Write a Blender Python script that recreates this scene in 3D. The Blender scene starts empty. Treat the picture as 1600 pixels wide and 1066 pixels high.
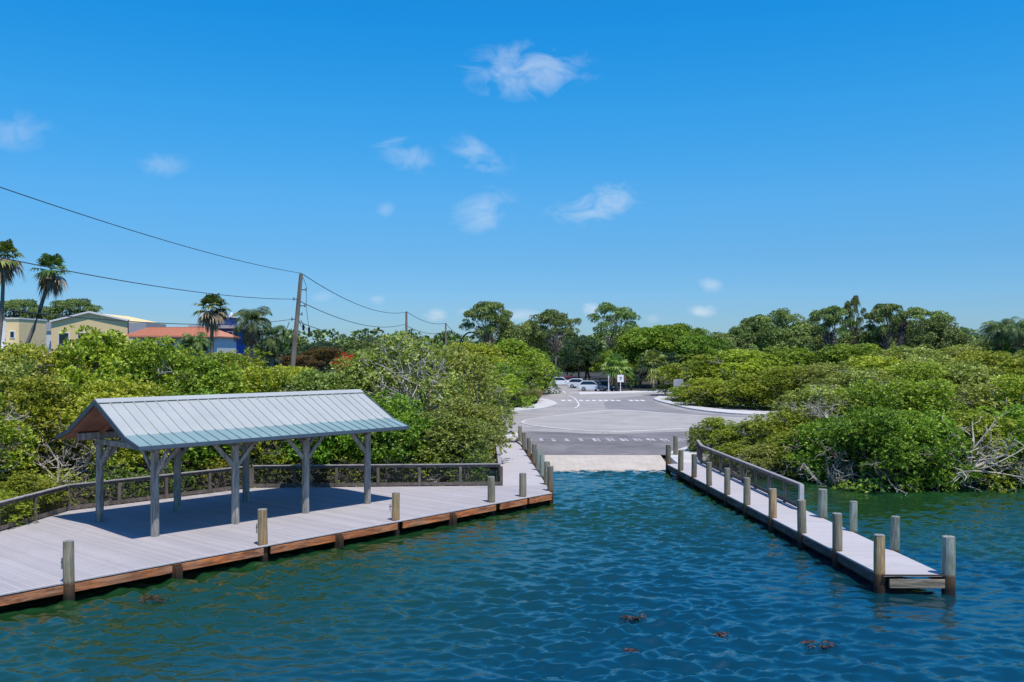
import bpy, bmesh, math, random
import numpy as np
from mathutils import Vector, Matrix
R = math.radians
C = bpy.context.scene.collection
sc = bpy.context.scene
# ------------------------------------------------------------ camera, sky, sun
F = 1450.0; CX = 800.0; HY = 553.0; CAMZ = 6.85        # focal length / horizon in photo pixels
cam = bpy.data.cameras.new('camera'); co = bpy.data.objects.new('camera', cam); C.objects.link(co)
co.location = (0, 0, CAMZ); co.rotation_euler = (R(90), 0, 0)
cam.sensor_width = 36; cam.lens = 36*F/1600; cam.shift_y = (HY-533)/1600
cam.clip_start = .1; cam.clip_end = 6000
sc.camera = co
SUN_EL = R(67); SUN_DIR = Vector((.50, -.86, 0)).normalized()      # horizontal direction towards the sun
world = bpy.data.worlds.new('World'); sc.world = world; world.use_nodes = True
sc.view_settings.view_transform = 'Standard'; sc.view_settings.look = 'None'
sc.view_settings.exposure = 0.0; sc.view_settings.gamma = 1
sc.cycles.max_bounces = 6; sc.cycles.diffuse_bounces = 3; sc.cycles.transparent_max_bounces = 6
sc.cycles.sample_clamp_indirect = 6
sun = bpy.data.lights.new('sun', 'SUN'); sun.energy = 4.6; sun.angle = R(.5); sun.color = (1, .94, .86)
so = bpy.data.objects.new('sun', sun); C.objects.link(so)
sdir = Vector((SUN_DIR.x*math.cos(SUN_EL), SUN_DIR.y*math.cos(SUN_EL), math.sin(SUN_EL)))
so.rotation_euler = sdir.to_track_quat('Z', 'Y').to_euler(); so.location = (20, -30, 60)

class N:                                                        # tiny node helper
    def __init__(s, nt): s.nt = nt; nt.nodes.clear()
    def __call__(s, t, **kw):
        n = s.nt.nodes.new(t)
        for k, v in kw.items(): setattr(n, k, v)
        return n
    def link(s, a, b): s.nt.links.new(a, b)
    def math(s, op, a, b=None, c=None, clamp=False):
        n = s.nt.nodes.new('ShaderNodeMath'); n.operation = op; n.use_clamp = clamp
        for i, v in enumerate((a, b, c)):
            if v is None: continue
            if isinstance(v, (int, float)): n.inputs[i].default_value = v
            else: s.link(v, n.inputs[i])
        return n.outputs[0]
    def mix(s, f, a, b, bt='MIX'):
        n = s.nt.nodes.new('ShaderNodeMix'); n.data_type = 'RGBA'; n.blend_type = bt
        for i, v in ((0, f), (6, a), (7, b)):
            if isinstance(v, (int, float)): n.inputs[i].default_value = v
            elif isinstance(v, (tuple, list)): n.inputs[i].default_value = tuple(v)[:3]+(1,)
            else: s.link(v, n.inputs[i])
        return n.outputs[2]
    def noise(s, vec, scale, detail=4, rough=.55, dist=0):
        n = s.nt.nodes.new('ShaderNodeTexNoise'); n.inputs['Scale'].default_value = scale
        n.inputs['Detail'].default_value = detail; n.inputs['Roughness'].default_value = rough
        n.inputs['Distortion'].default_value = dist
        if vec is not None: s.link(vec, n.inputs['Vector'])
        return n
    def ramp(s, fac, stops):
        n = s.nt.nodes.new('ShaderNodeValToRGB'); cr = n.color_ramp
        while len(cr.elements) < len(stops): cr.elements.new(.5)
        for e, (p, c) in zip(cr.elements, stops):
            e.position = p; e.color = (c, c, c, 1) if isinstance(c, (int, float)) else tuple(c)+(1,)
        s.link(fac, n.inputs[0]); return n.outputs[0]
    def mapping(s, vec, rot=(0, 0, 0), scale=(1, 1, 1)):
        n = s.nt.nodes.new('ShaderNodeMapping'); n.inputs['Rotation'].default_value = rot; n.inputs['Scale'].default_value = scale
        s.link(vec, n.inputs['Vector']); return n.outputs[0]

# sky: Nishita, deepened to the saturated azure of a polarised summer sky, with small fair-weather clouds
w = N(world.node_tree)
sky = w('ShaderNodeTexSky', sky_type='NISHITA', sun_disc=False, sun_elevation=SUN_EL,
        sun_rotation=math.atan2(SUN_DIR.x, SUN_DIR.y), altitude=0, air_density=1.0, dust_density=.35, ozone_density=3.0)
gm = w('ShaderNodeGamma'); gm.inputs[1].default_value = 1.0
hs = w('ShaderNodeHueSaturation'); hs.inputs['Saturation'].default_value = 1.35; hs.inputs['Value'].default_value = 1.0
hs.inputs['Hue'].default_value = .488
w.link(sky.outputs[0], gm.inputs[0]); w.link(gm.outputs[0], hs.inputs['Color'])
tc = w('ShaderNodeTexCoord'); sep = w('ShaderNodeSeparateXYZ'); w.link(tc.outputs['Generated'], sep.inputs[0])
elev = w.math('MAXIMUM', sep.outputs[2], 0)
tint = w.ramp(elev, [(0, (.43, .67, 1.08)), (.04, (.43, .67, 1.07)), (.07, (.43, .68, 1.03)), (.105, (.47, .73, 1.03)), (.165, (.55, .90, 1.16)), (.25, (.42, 1.05, 1.33)), (.34, (.22, 1.10, 1.46)), (.6, (.42, .88, 1.38)), (1, (.60, .72, 1.10))])
skyc = w.mix(1.0, hs.outputs[0], tint, 'MULTIPLY')
yy = w.math('MAXIMUM', sep.outputs[1], .05)
gu = w.math('DIVIDE', sep.outputs[0], yy); gv = w.math('DIVIDE', sep.outputs[2], yy)
comb = w('ShaderNodeCombineXYZ'); w.link(gu, comb.inputs[0]); w.link(gv, comb.inputs[1])
nz = w.noise(w.mapping(comb.outputs[0], scale=(1, 1.7, 1)), 22, 7, .58, .8)
nn = w.math('MULTIPLY', w.math('SUBTRACT', nz.outputs[0], .60), 3.4)
cl_sum = None
for (px, py, rx, ry, tilt, st) in [(xx, yy_, a_*1.35, b_*1.45, t_, q_) for xx, yy_, a_, b_, t_, q_ in [(820, 112, 98, 40, .0, .50), (630, 240, 50, 22, -.35, .42), (748, 240, 50, 26, -.4, .42), (930, 320, 68, 26, .25, .62),
        (760, 332, 55, 30, .3, .38), (602, 328, 16, 11, .4, .22), (255, 258, 42, 18, 0, .22), (20, 205, 62, 28, 0, .24),
        (1098, 487, 26, 11, 0, .75), (922, 483, 17, 11, -.3, .70), (1110, 446, 22, 11, 0, .40), (590, 470, 14, 8, 0, .40), (682, 492, 20, 9, 0, .75),
        (815, 492, 50, 10, 0, .65), (725, 487, 16, 8, 0, .5), (502, 465, 18, 9, 0, .30), (1010, 497, 22, 9, 0, .5), (1350, 488, 20, 8, 0, .0)]]:
    if st == 0: continue
    u0 = (px-CX)/F; v0 = (HY-py)/F
    du = w.math('SUBTRACT', gu, u0); dv = w.math('SUBTRACT', gv, v0)
    c_, s_ = math.cos(tilt), math.sin(tilt)
    a = w.math('ADD', w.math('MULTIPLY', du, c_*F/rx), w.math('MULTIPLY', dv, s_*F/rx))
    b = w.math('ADD', w.math('MULTIPLY', du, -s_*F/ry), w.math('MULTIPLY', dv, c_*F/ry))
    d2 = w.math('ADD', w.math('MULTIPLY', a, a), w.math('MULTIPLY', b, b))
    e = w.math('SUBTRACT', 1.0, d2, clamp=True)
    e = w.math('MULTIPLY', e, w.math('ADD', e, nn, clamp=True)); e = w.math('MULTIPLY', e, st*1.5)
    cl_sum = e if cl_sum is None else w.math('ADD', cl_sum, e)
cl = w.math('MINIMUM', w.math('MULTIPLY', cl_sum, .55), .52)
front = w.math('GREATER_THAN', sep.outputs[1], .06)
cl = w.math('MULTIPLY', cl, front)
skyc = w.mix(cl, skyc, (6.2, 6.8, 7.6))
bg = w('ShaderNodeBackground'); bg.inputs['Strength'].default_value = .125
w.link(skyc, bg.inputs['Color'])
wo = w('ShaderNodeOutputWorld'); w.link(bg.outputs[0], wo.inputs[0])

# ------------------------------------------------------------ helpers
def at(px, py, Y): return Vector(((px-CX)/F*Y, Y, CAMZ-(py-HY)/F*Y))
DZ = .62                                                       # deck level, water is z = 0
rng = random.Random(7)

def tag(o, label=None, cat=None, group=None, kind=None):
    if label: o['label'] = label
    if cat: o['category'] = cat
    if group: o['group'] = group
    if kind: o['kind'] = kind
    return o
def empty(name, loc, label, cat, group=None, rz=0):
    o = bpy.data.objects.new(name, None); C.objects.link(o); o.location = loc; o.rotation_euler = (0, 0, rz)
    o.empty_display_size = .3
    return tag(o, label, cat, group)
def link_mesh(name, me, mat=None, parent=None, smooth=False):
    if mat is not None:
        me.materials.clear()
        for m in (mat if isinstance(mat, (list, tuple)) else [mat]): me.materials.append(m)
    if smooth: me.polygons.foreach_set('use_smooth', [True]*len(me.polygons))
    o = bpy.data.objects.new(name, me); C.objects.link(o)
    if parent is not None: o.parent = parent
    return o
class MB:
    """collects boxes, bars, tubes and prisms, builds them as one mesh"""
    def __init__(s): s.v = []; s.f = []; s.mi = []
    def add(s, vs, fs, mi=0):
        b = len(s.v); s.v += [tuple(p) for p in vs]; s.f += [tuple(b+i for i in f) for f in fs]; s.mi += [mi]*len(fs)
    def box(s, c, size, rz=0, mi=0, M=None):
        hx, hy, hz = size[0]/2, size[1]/2, size[2]/2
        P = [Vector((x, y, z)) for z in (-hz, hz) for y in (-hy, hy) for x in (-hx, hx)]
        m = M if M is not None else Matrix.Rotation(rz, 3, 'Z')
        s.add([m @ p+Vector(c) for p in P], [(0, 2, 3, 1), (4, 5, 7, 6), (0, 1, 5, 4), (2, 6, 7, 3), (0, 4, 6, 2), (1, 3, 7, 5)], mi)
    def bar(s, a, b, wd, ht, mi=0, up=Vector((0, 0, 1))):
        a = Vector(a); b = Vector(b); d = (b-a); L = d.length; d.normalize()
        x = d.cross(up)
        if x.length < 1e-3: x = Vector((1, 0, 0))
        x.normalize(); z = x.cross(d)
        m = Matrix((x, d, z)).transposed()
        s.box((a+b)/2, (wd, L, ht), M=m, mi=mi)
    def tube(s, pts, rad, n=8, mi=0, cap=True):
        pts = [Vector(p) for p in pts]; m = len(pts)
        if isinstance(rad, (int, float)): rad = [rad]*m
        b = len(s.v)
        for i, p in enumerate(pts):
            d = (pts[min(i+1, m-1)]-pts[max(i-1, 0)]).normalized()
            x = d.cross(Vector((0, 0, 1)) if abs(d.z) < .95 else Vector((1, 0, 0))).normalized(); y = d.cross(x)
            for k in range(n):
                a = 2*math.pi*k/n; s.v.append(tuple(p+(x*math.cos(a)+y*math.sin(a))*rad[i]))
        for i in range(m-1):
            for k in range(n):
                k2 = (k+1) % n
                s.f.append((b+i*n+k, b+i*n+k2, b+(i+1)*n+k2, b+(i+1)*n+k)); s.mi.append(mi)
        if cap:
            s.f.append(tuple(b+k for k in range(n))[::-1]); s.mi.append(mi)
            s.f.append(tuple(b+(m-1)*n+k for k in range(n))); s.mi.append(mi)
    def prism(s, poly, z0, z1, mi=0):
        n = len(poly); zt = z1 if callable(z1) else (lambda x, y: z1); zb = z0 if callable(z0) else (lambda x, y: z0)
        s.add([(x, y, zb(x, y)) for x, y in poly]+[(x, y, zt(x, y)) for x, y in poly],
              [tuple(range(n))[::-1], tuple(range(n, 2*n))]+[(i, (i+1) % n, n+(i+1) % n, n+i) for i in range(n)], mi)
    def mesh(s, name, bevel=0, fixn=True):
        me = bpy.data.meshes.new(name); me.from_pydata(s.v, [], s.f); me.polygons.foreach_set('material_index', s.mi)
        if fixn or bevel:
            bm = bmesh.new(); bm.from_mesh(me)
            bmesh.ops.recalc_face_normals(bm, faces=bm.faces)
            if bevel:
                ed = [e for e in bm.edges if len(e.link_faces) == 2 and e.calc_face_angle(0) > .6]
                bmesh.ops.bevel(bm, geom=ed, offset=bevel, segments=1, affect='EDGES', clamp_overlap=True)
            bm.to_mesh(me); bm.free()
        return me
    def build(s, name, mat, parent=None, smooth=False, bevel=0):
        return link_mesh(name, s.mesh(name, bevel), mat, parent, smooth)

def principled(n, col, rough=.7, metal=0, spec=.5):
    p = n('ShaderNodeBsdfPrincipled')
    if isinstance(col, (tuple, list)): p.inputs['Base Color'].default_value = tuple(col)[:3]+(1,)
    else: n.link(col, p.inputs['Base Color'])
    if isinstance(rough, (int, float)): p.inputs['Roughness'].default_value = rough
    else: n.link(rough, p.inputs['Roughness'])
    p.inputs['Metallic'].default_value = metal; p.inputs['Specular IOR Level'].default_value = spec
    return p
def out(n, shader):
    o = n('ShaderNodeOutputMaterial'); n.link(shader, o.inputs[0])
def bump(n, h, strength, dist, p):
    b = n('ShaderNodeBump'); b.inputs['Strength'].default_value = strength; b.inputs['Distance'].default_value = dist
    n.link(h, b.inputs['Height']); n.link(b.outputs[0], p.inputs['Normal'])
def new(name):
    m = bpy.data.materials.new(name); m.use_nodes = True; return m, N(m.node_tree)
def simple(name, col, rough=.7, metal=0, var=.18, scale=3, spec=.5, bmp=.0, stretch=(1, 1, 1), col2=None):
    m, n = new(name); t = n('ShaderNodeTexCoord'); v = n.mapping(t.outputs['Object'], scale=stretch)
    a = n.noise(v, scale, 5, .65)
    c2 = col2 or tuple(c*(1-var*2) for c in col); c1 = tuple(min(1, c*(1+var)) for c in col)
    oi = n('ShaderNodeObjectInfo')
    c = n.mix(n.ramp(a.outputs[0], [(.3, 0), (.7, 1)]), c2, c1)
    k = n.math('ADD', n.math('MULTIPLY', oi.outputs['Random'], .22), .89)
    cc = n('ShaderNodeCombineXYZ'); [n.link(k, cc.inputs[i]) for i in range(3)]
    c = n.mix(1.0, c, cc.outputs[0], 'MULTIPLY')
    p = principled(n, c, rough, metal, spec)
    if bmp: bump(n, n.noise(v, scale*6, 4).outputs[0], bmp, .02, p)
    out(n, p.outputs[0]); return m

def leaf_mat(name, c_dark, c_mid, c_light, transl=.30, rough=.48, spec=.40):
    m, n = new(name)
    at_ = n('ShaderNodeAttribute', attribute_name='tint'); oi = n('ShaderNodeObjectInfo')
    c = n.ramp(at_.outputs['Fac'], [(.0, c_dark), (.5, c_mid), (1, c_light)])
    hsv = n('ShaderNodeHueSaturation'); n.link(c, hsv.inputs['Color'])
    n.link(n.math('ADD', n.math('MULTIPLY', oi.outputs['Random'], .045), .472), hsv.inputs['Hue'])
    n.link(n.math('ADD', n.math('MULTIPLY', n.math('FRACT', n.math('MULTIPLY', oi.outputs['Random'], 7.3)), .40), .85), hsv.inputs['Value'])
    p = principled(n, hsv.outputs[0], rough, 0, spec)
    tr = n('ShaderNodeBsdfTranslucent'); n.link(n.mix(1, hsv.outputs[0], (1.3, 1.35, .7), 'MULTIPLY'), tr.inputs['Color'])
    mx = n('ShaderNodeMixShader'); mx.inputs[0].default_value = transl
    n.link(p.outputs[0], mx.inputs[1]); n.link(tr.outputs[0], mx.inputs[2]); out(n, mx.outputs[0])
    return m

M = {}
M['leaf_bright'] = leaf_mat('leaf_bright', (.045, .090, .005), (.225, .31, .016), (.50, .55, .075))
M['leaf_green'] = leaf_mat('leaf_green', (.022, .070, .005), (.12, .24, .014), (.33, .48, .06))
M['leaf_olive'] = leaf_mat('leaf_olive', (.060, .075, .018), (.205, .28, .04), (.46, .52, .15))
M['leaf_far'] = leaf_mat('leaf_far', (.035, .07, .018), (.16, .235, .05), (.33, .41, .13), transl=.22)
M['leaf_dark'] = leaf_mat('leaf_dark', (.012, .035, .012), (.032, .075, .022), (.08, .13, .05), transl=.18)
M['leaf_rust'] = leaf_mat('leaf_rust', (.06, .045, .014), (.12, .085, .02), (.20, .12, .03))
M['flower'] = leaf_mat('flower', (.25, .03, .01), (.55, .07, .02), (.7, .14, .03))
M['palm'] = leaf_mat('palm_leaf', (.03, .07, .015), (.10, .17, .035), (.26, .32, .10), transl=.2)
M['palm_light'] = leaf_mat('palm_leaf_light', (.05, .10, .02), (.17, .26, .05), (.40, .45, .15), transl=.25)
M['dry'] = leaf_mat('dry_leaf', (.13, .085, .05), (.26, .19, .12), (.42, .33, .22), transl=.15)
M['grass'] = leaf_mat('grass_blade', (.08, .12, .02), (.22, .24, .05), (.40, .33, .14))
M['bark'] = simple('grey_bark', (.24, .21, .175), .9, var=.3, scale=5, bmp=.6, stretch=(1, 1, .3))
M['bark_pale'] = simple('pale_bark', (.42, .39, .35), .9, var=.25, scale=5, bmp=.4, stretch=(1, 1, .3))
M['bark_dark'] = simple('dark_bark', (.10, .085, .07), .95, var=.3, scale=5, bmp=.6, stretch=(1, 1, .3))

# timber of the pilings: grey green weathering, orange iron stain towards the bottom on some
def piling_mat(name, top, mid, low, seed):
    m, n = new(name); t = n('ShaderNodeTexCoord'); v = n.mapping(t.outputs['Object'], scale=(9, 9, .9))
    oi = n('ShaderNodeObjectInfo')
    vv = n('ShaderNodeVectorMath', operation='ADD'); n.link(v, vv.inputs[0]); n.link(oi.outputs['Location'], vv.inputs[1])
    a = n.noise(vv.outputs[0], 1.6, 8, .7); b = n.noise(t.outputs['Object'], 2.2, 5, .6, 1)
    s = n('ShaderNodeSeparateXYZ'); n.link(t.outputs['Object'], s.inputs[0])
    h = n.math('ADD', s.outputs[2], n.math('MULTIPLY', b.outputs[0], .7))
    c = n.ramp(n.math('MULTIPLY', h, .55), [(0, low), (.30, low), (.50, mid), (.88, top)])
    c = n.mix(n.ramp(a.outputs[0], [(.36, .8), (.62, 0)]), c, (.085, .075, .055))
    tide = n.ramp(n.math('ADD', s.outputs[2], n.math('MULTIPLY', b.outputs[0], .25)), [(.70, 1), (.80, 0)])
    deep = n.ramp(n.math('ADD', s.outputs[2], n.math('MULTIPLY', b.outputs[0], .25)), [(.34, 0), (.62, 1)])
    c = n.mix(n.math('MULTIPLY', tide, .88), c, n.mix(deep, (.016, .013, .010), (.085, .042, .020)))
    k = n.math('ADD', n.math('MULTIPLY', oi.outputs['Random'], .35), .8)
    cc = n('ShaderNodeCombineXYZ'); [n.link(k, cc.inputs[i]) for i in range(3)]
    p = principled(n, n.mix(1, c, cc.outputs[0], 'MULTIPLY'), .85, 0, .3); bump(n, a.outputs[0], .8, .02, p)
    out(n, p.outputs[0]); return m
M['pile_grey'] = piling_mat('piling_grey', (.33, .295, .20), (.29, .235, .15), (.035, .028, .02), 1)
M['pile_green'] = piling_mat('piling_green', (.34, .40, .33), (.28, .31, .24), (.030, .022, .018), 2)
M['pile_tan'] = piling_mat('piling_tan', (.55, .38, .19), (.48, .28, .12), (.10, .035, .012), 3)
M['pile_rust'] = piling_mat('piling_rust', (.22, .21, .16), (.24, .12, .05), (.16, .045, .012), 4)
M['steel'] = simple('galvanised', (.30, .30, .30), .5, .6)

def deck_mat(name, rot, pitch=.145, col=(.47, .44, .445), dark=(.35, .33, .335)):
    m, n = new(name); t = n('ShaderNodeTexCoord'); v = n.mapping(t.outputs['Object'], rot=(0, 0, rot))
    s = n('ShaderNodeSeparateXYZ'); n.link(v, s.inputs[0])
    q = n.math('DIVIDE', s.outputs[0], pitch); fr = n.math('FRACT', q); fl = n.math('FLOOR', q)
    gap = n.math('LESS_THAN', fr, .055)
    wn = n('ShaderNodeTexWhiteNoise', noise_dimensions='1D'); n.link(fl, wn.inputs['W'])
    big = n.noise(t.outputs['Object'], .45, 5, .6); sm = n.noise(n.mapping(v, scale=(12, .8, 1)), 1.5, 5, .6)
    f = n.math('ADD', n.math('MULTIPLY', wn.outputs[0], .30), n.math('MULTIPLY', big.outputs[0], .5))
    f = n.math('ADD', f, n.math('MULTIPLY', sm.outputs[0], .3))
    c = n.mix(n.ramp(f, [(.3, 0), (.8, 1)]), dark, col)
    c = n.mix(n.math('MULTIPLY', gap, .55), c, (.06, .06, .07))
    st = n.noise(t.outputs['Object'], 2.3, 6, .75)
    c = n.mix(n.ramp(st.outputs[0], [(.58, 0), (.72, .4)]), c, (.25, .23, .20))
    p = principled(n, c, .75, 0, .3); hh = n.math('SUBTRACT', n.math('MULTIPLY', sm.outputs[0], .15), gap)
    bump(n, hh, .5, .01, p); out(n, p.outputs[0]); return m
TH = math.atan2(.76, .65)                                        # direction of the front edge of the left dock
M['deck'] = deck_mat('composite_decking', -TH)
M['deck_cross'] = deck_mat('composite_decking_cross', R(90)+R(3), col=(.52, .49, .49), dark=(.43, .405, .41))

def fascia_mat(name, a, b, dark):
    m, n = new(name); t = n('ShaderNodeTexCoord'); v = n.mapping(t.outputs['Object'], rot=(0, 0, -TH), scale=(.7, 1, 7))
    x = n.noise(v, 1.5, 8, .7, .6); y = n.noise(t.outputs['Object'], .9, 5, .6)
    c = n.mix(n.ramp(y.outputs[0], [(.35, 0), (.62, 1)]), a, b)
    c = n.mix(n.ramp(x.outputs[0], [(.40, .9), (.60, 0)]), c, dark)
    p = principled(n, c, .8, 0, .25); bump(n, x.outputs[0], .7, .02, p); out(n, p.outputs[0]); return m
M['fascia'] = fascia_mat('stained_fascia', (.74, .22, .055), (.48, .24, .13), (.16, .06, .03))
M['fascia_grey'] = fascia_mat('grey_fascia', (.10, .095, .09), (.15, .14, .13), (.03, .03, .03))
M['fascia_end'] = fascia_mat('weathered_fascia', (.34, .28, .20), (.30, .26, .20), (.12, .10, .07))
M['rail_wood'] = simple('railing_timber', (.15, .125, .11), .85, var=.3, scale=4, bmp=.4, stretch=(1, 1, .3))
M['rail_cap'] = simple('railing_cap', (.33, .315, .31), .8, var=.2, scale=3, bmp=.2)
M['rail_pale'] = simple('railing_pale', (.47, .45, .46), .8, var=.12, scale=3)
M['mesh_wire'] = simple('black_wire_mesh', (.014, .013, .013), .6, .2)
M['post_timber'] = simple('weathered_post', (.33, .315, .28), .85, var=.32, scale=2.2, bmp=.8, stretch=(5, 5, .7), col2=(.11, .105, .09))
M['ceiling_wood'] = simple('brown_boards', (.23, .10, .06), .75, var=.25, scale=2, stretch=(.5, .5, .5))
m_, n = new('standing_seam_metal'); t = n('ShaderNodeTexCoord'); a = n.noise(t.outputs['Object'], .8, 4, .6)
c = n.mix(a.outputs[0], (.455, .475, .44), (.55, .565, .53)); p = principled(n, c, n.math('ADD', n.math('MULTIPLY', a.outputs[0], .12), .34), .22, .5)
out(n, p.outputs[0]); M['roof'] = m_
M['roof_trim'] = simple('roof_trim', (.10, .135, .17), .45, .4, var=.08)
M['dark'] = simple('dark_timber', (.045, .035, .03), .9)
M['mud'] = simple('mud', (.045, .04, .025), .95, var=.35, scale=.5, bmp=.5)

# asphalt / concrete
def ground_mat(name, c1, c2, s1=.25, s2=30, crack=False, rough=.9):
    m, n = new(name); t = n('ShaderNodeTexCoord')
    a = n.noise(t.outputs['Object'], s1, 6, .65, .6); b = n.noise(t.outputs['Object'], s2, 3, .7)
    c = n.mix(n.ramp(a.outputs[0], [(.32, 0), (.68, 1)]), c1, c2)
    c = n.mix(n.math('MULTIPLY', n.ramp(b.outputs[0], [(.35, 1), (.6, 0)]), .25), c, tuple(x*.6 for x in c1))
    st = n.noise(n.mapping(t.outputs['Object'], scale=(.12, .5, 1)), 1.3, 8, .7, 1.2)
    c = n.mix(n.ramp(st.outputs[0], [(.36, .42), (.50, 0)]), c, tuple(x*.55 for x in c1))
    c = n.mix(n.ramp(st.outputs[0], [(.56, 0), (.70, .35)]), c, tuple(min(.8, x*1.5) for x in c2))
    if crack:
        vv = n('ShaderNodeTexVoronoi', feature='DISTANCE_TO_EDGE'); vv.inputs['Scale'].default_value = .16
        n.link(n.mapping(t.outputs['Object']), vv.inputs['Vector'])
        c = n.mix(n.ramp(vv.outputs['Distance'], [(.0, .45), (.012, 0)]), c, tuple(x*.45 for x in c1))
    p = principled(n, c, rough, 0, .3); bump(n, b.outputs[0], .3, .01, p); out(n, p.outputs[0]); return m
M['asphalt'] = ground_mat('asphalt', (.31, .29, .28), (.41, .385, .365), .16, 25, crack=True)
M['asphalt_dark'] = ground_mat('asphalt_dark', (.14, .13, .135), (.26, .245, .245), .35, 25)
M['asphalt_mid'] = ground_mat('asphalt_mid', (.23, .22, .22), (.30, .285, .28), .2, 25)
M['concrete'] = ground_mat('concrete', (.35, .33, .31), (.44, .415, .39), .3, 12)
M['paving'] = ground_mat('paving', (.53, .51, .49), (.62, .60, .58), .4, 12)
M['kerb'] = ground_mat('kerb', (.58, .565, .55), (.68, .66, .64), .5, 12)
M['paint'] = ground_mat('road_paint', (.66, .66, .66), (.80, .80, .80), 3, 20)
M['paint_worn'] = ground_mat('worn_road_paint', (.22, .21, .22), (.62, .62, .62), 1.1, 9)
m_, n = new('ramp_concrete'); t = n('ShaderNodeTexCoord'); s = n('ShaderNodeSeparateXYZ'); n.link(t.outputs['Object'], s.inputs[0])
a = n.noise(t.outputs['Object'], .9, 7, .7, .5); b = n.noise(t.outputs['Object'], 5, 5, .7)
c = n.mix(n.ramp(a.outputs[0], [(.3, 0), (.7, 1)]), (.42, .37, .31), (.56, .50, .43))
hgt = n.math('ADD', s.outputs[1], n.math('MULTIPLY', n.math('SUBTRACT', a.outputs[0], .5), 3.0))
wet = n.ramp(n.math('MULTIPLY', n.math('SUBTRACT', hgt, 51), .25), [(0, 1), (.30, .75), (.62, .28), (.70, 0)])
c = n.mix(n.math('MULTIPLY', wet, n.ramp(b.outputs[0], [(.35, .2), (.65, .9)])), c, (.14, .11, .075))
line = n.ramp(n.math('MULTIPLY', n.math('SUBTRACT', hgt, 51), .1), [(.20, 0), (.235, .9), (.27, 0)])
c = n.mix(n.math('MULTIPLY', line, n.ramp(b.outputs[0], [(.48, 0), (.56, 1)])), c, (.06, .045, .03))
gr = n.math('LESS_THAN', n.math('FRACT', n.math('MULTIPLY', s.outputs[0], 2.5)), .25)
c = n.mix(n.math('MULTIPLY', gr, .07), c, (.2, .17, .14))
p = principled(n, c, .85, 0, .3); bump(n, b.outputs[0], .4, .02, p); out(n, p.outputs[0]); M['ramp'] = m_

# water
m_, n = new('bay_water'); t = n('ShaderNodeTexCoord')
big = n.noise(t.outputs['Object'], .05, 3, .5)
sw = n('ShaderNodeSeparateXYZ'); n.link(t.outputs['Object'], sw.inputs[0])       # tree reflections painted green by the banks, sky reflection blue in the channel
dl = n.math('ADD', n.math('MULTIPLY', n.math('ADD', sw.outputs[0], 13.26), .76), n.math('MULTIPLY', n.math('SUBTRACT', sw.outputs[1], 24.0), -.65))
dl = n.math('ADD', dl, n.math('MULTIPLY', n.math('SUBTRACT', big.outputs[0], .5), 14))
dr = n.math('SUBTRACT', n.math('SUBTRACT', 13.4, n.math('MULTIPLY', n.math('SUBTRACT', sw.outputs[1], 26), .07)), sw.outputs[0])
dr = n.math('ADD', dr, n.math('MULTIPLY', n.math('MAXIMUM', n.math('SUBTRACT', 34, sw.outputs[1]), 0), .9))
fl_ = n.ramp(n.math('MULTIPLY', dl, .07), [(.28, 0), (.95, 1)]); fr_ = n.ramp(n.math('ADD', n.math('MULTIPLY', dr, .2), .2), [(.05, 0), (.6, 1)])
c = n.mix(n.math('MULTIPLY', fl_, fr_), (.009, .046, .014), (.002, .036, .052))
p = principled(n, c, .025, 0, .5); p.inputs['IOR'].default_value = 2.15
f1 = n.noise(n.mapping(t.outputs['Object'], rot=(0, 0, .3), scale=(1, 1.5, 1)), 6.5, 4, .55, .5)
bump(n, f1.outputs[0], .22, .04, p); out(n, p.outputs[0]); M['water'] = m_

M['white'] = simple('white_paint', (.78, .78, .77), .5, var=.04)
M['stucco_yellow'] = simple('yellow_stucco', (.92, .69, .34), .9, var=.04)
M['stucco_white'] = simple('white_stucco', (.74, .73, .70), .9, var=.04)
M['stucco_blue'] = simple('blue_wall', (.02, .07, .42), .6, var=.08)
M['grey_roof'] = simple('grey_parapet', (.40, .40, .41), .8, var=.06)
M['tile'] = simple('red_tile', (.66, .27, .15), .8, var=.25, scale=6, stretch=(3, 3, 1), bmp=.5)
M['glass'] = simple('dark_glass', (.02, .03, .04), .08, .2, var=.02)
M['glass_blue'] = simple('blue_glass', (.03, .10, .22), .08, .2, var=.02)
M['black_metal'] = simple('black_metal', (.02, .02, .022), .4, .5)
M['car_white'] = simple('car_white', (.75, .75, .76), .18, 0, var=.02)
M['car_silver'] = simple('car_silver', (.66, .71, .75), .2, .1, var=.02)
M['car_red'] = simple('car_red', (.28, .015, .02), .2, 0, var=.02)
M['car_dark'] = simple('car_dark', (.05, .08, .12), .2, .2, var=.02)
M['rubber'] = simple('rubber', (.02, .02, .02), .8)
M['rim'] = simple('rim', (.5, .5, .52), .3, .7)
M['lamp_red'] = simple('lamp_red', (.35, .01, .01), .3)
M['lamp_clear'] = simple('lamp_clear', (.7, .7, .72), .15)
M['pole_wood'] = simple('pole_wood', (.27, .22, .18), .9, var=.3, scale=2, bmp=.4, stretch=(3, 3, .3))
M['wire'] = simple('cable', (.05, .06, .07), .6)
M['weed'] = leaf_mat('seaweed', (.03, .020, .014), (.07, .042, .028), (.13, .085, .06), transl=.1)

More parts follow.
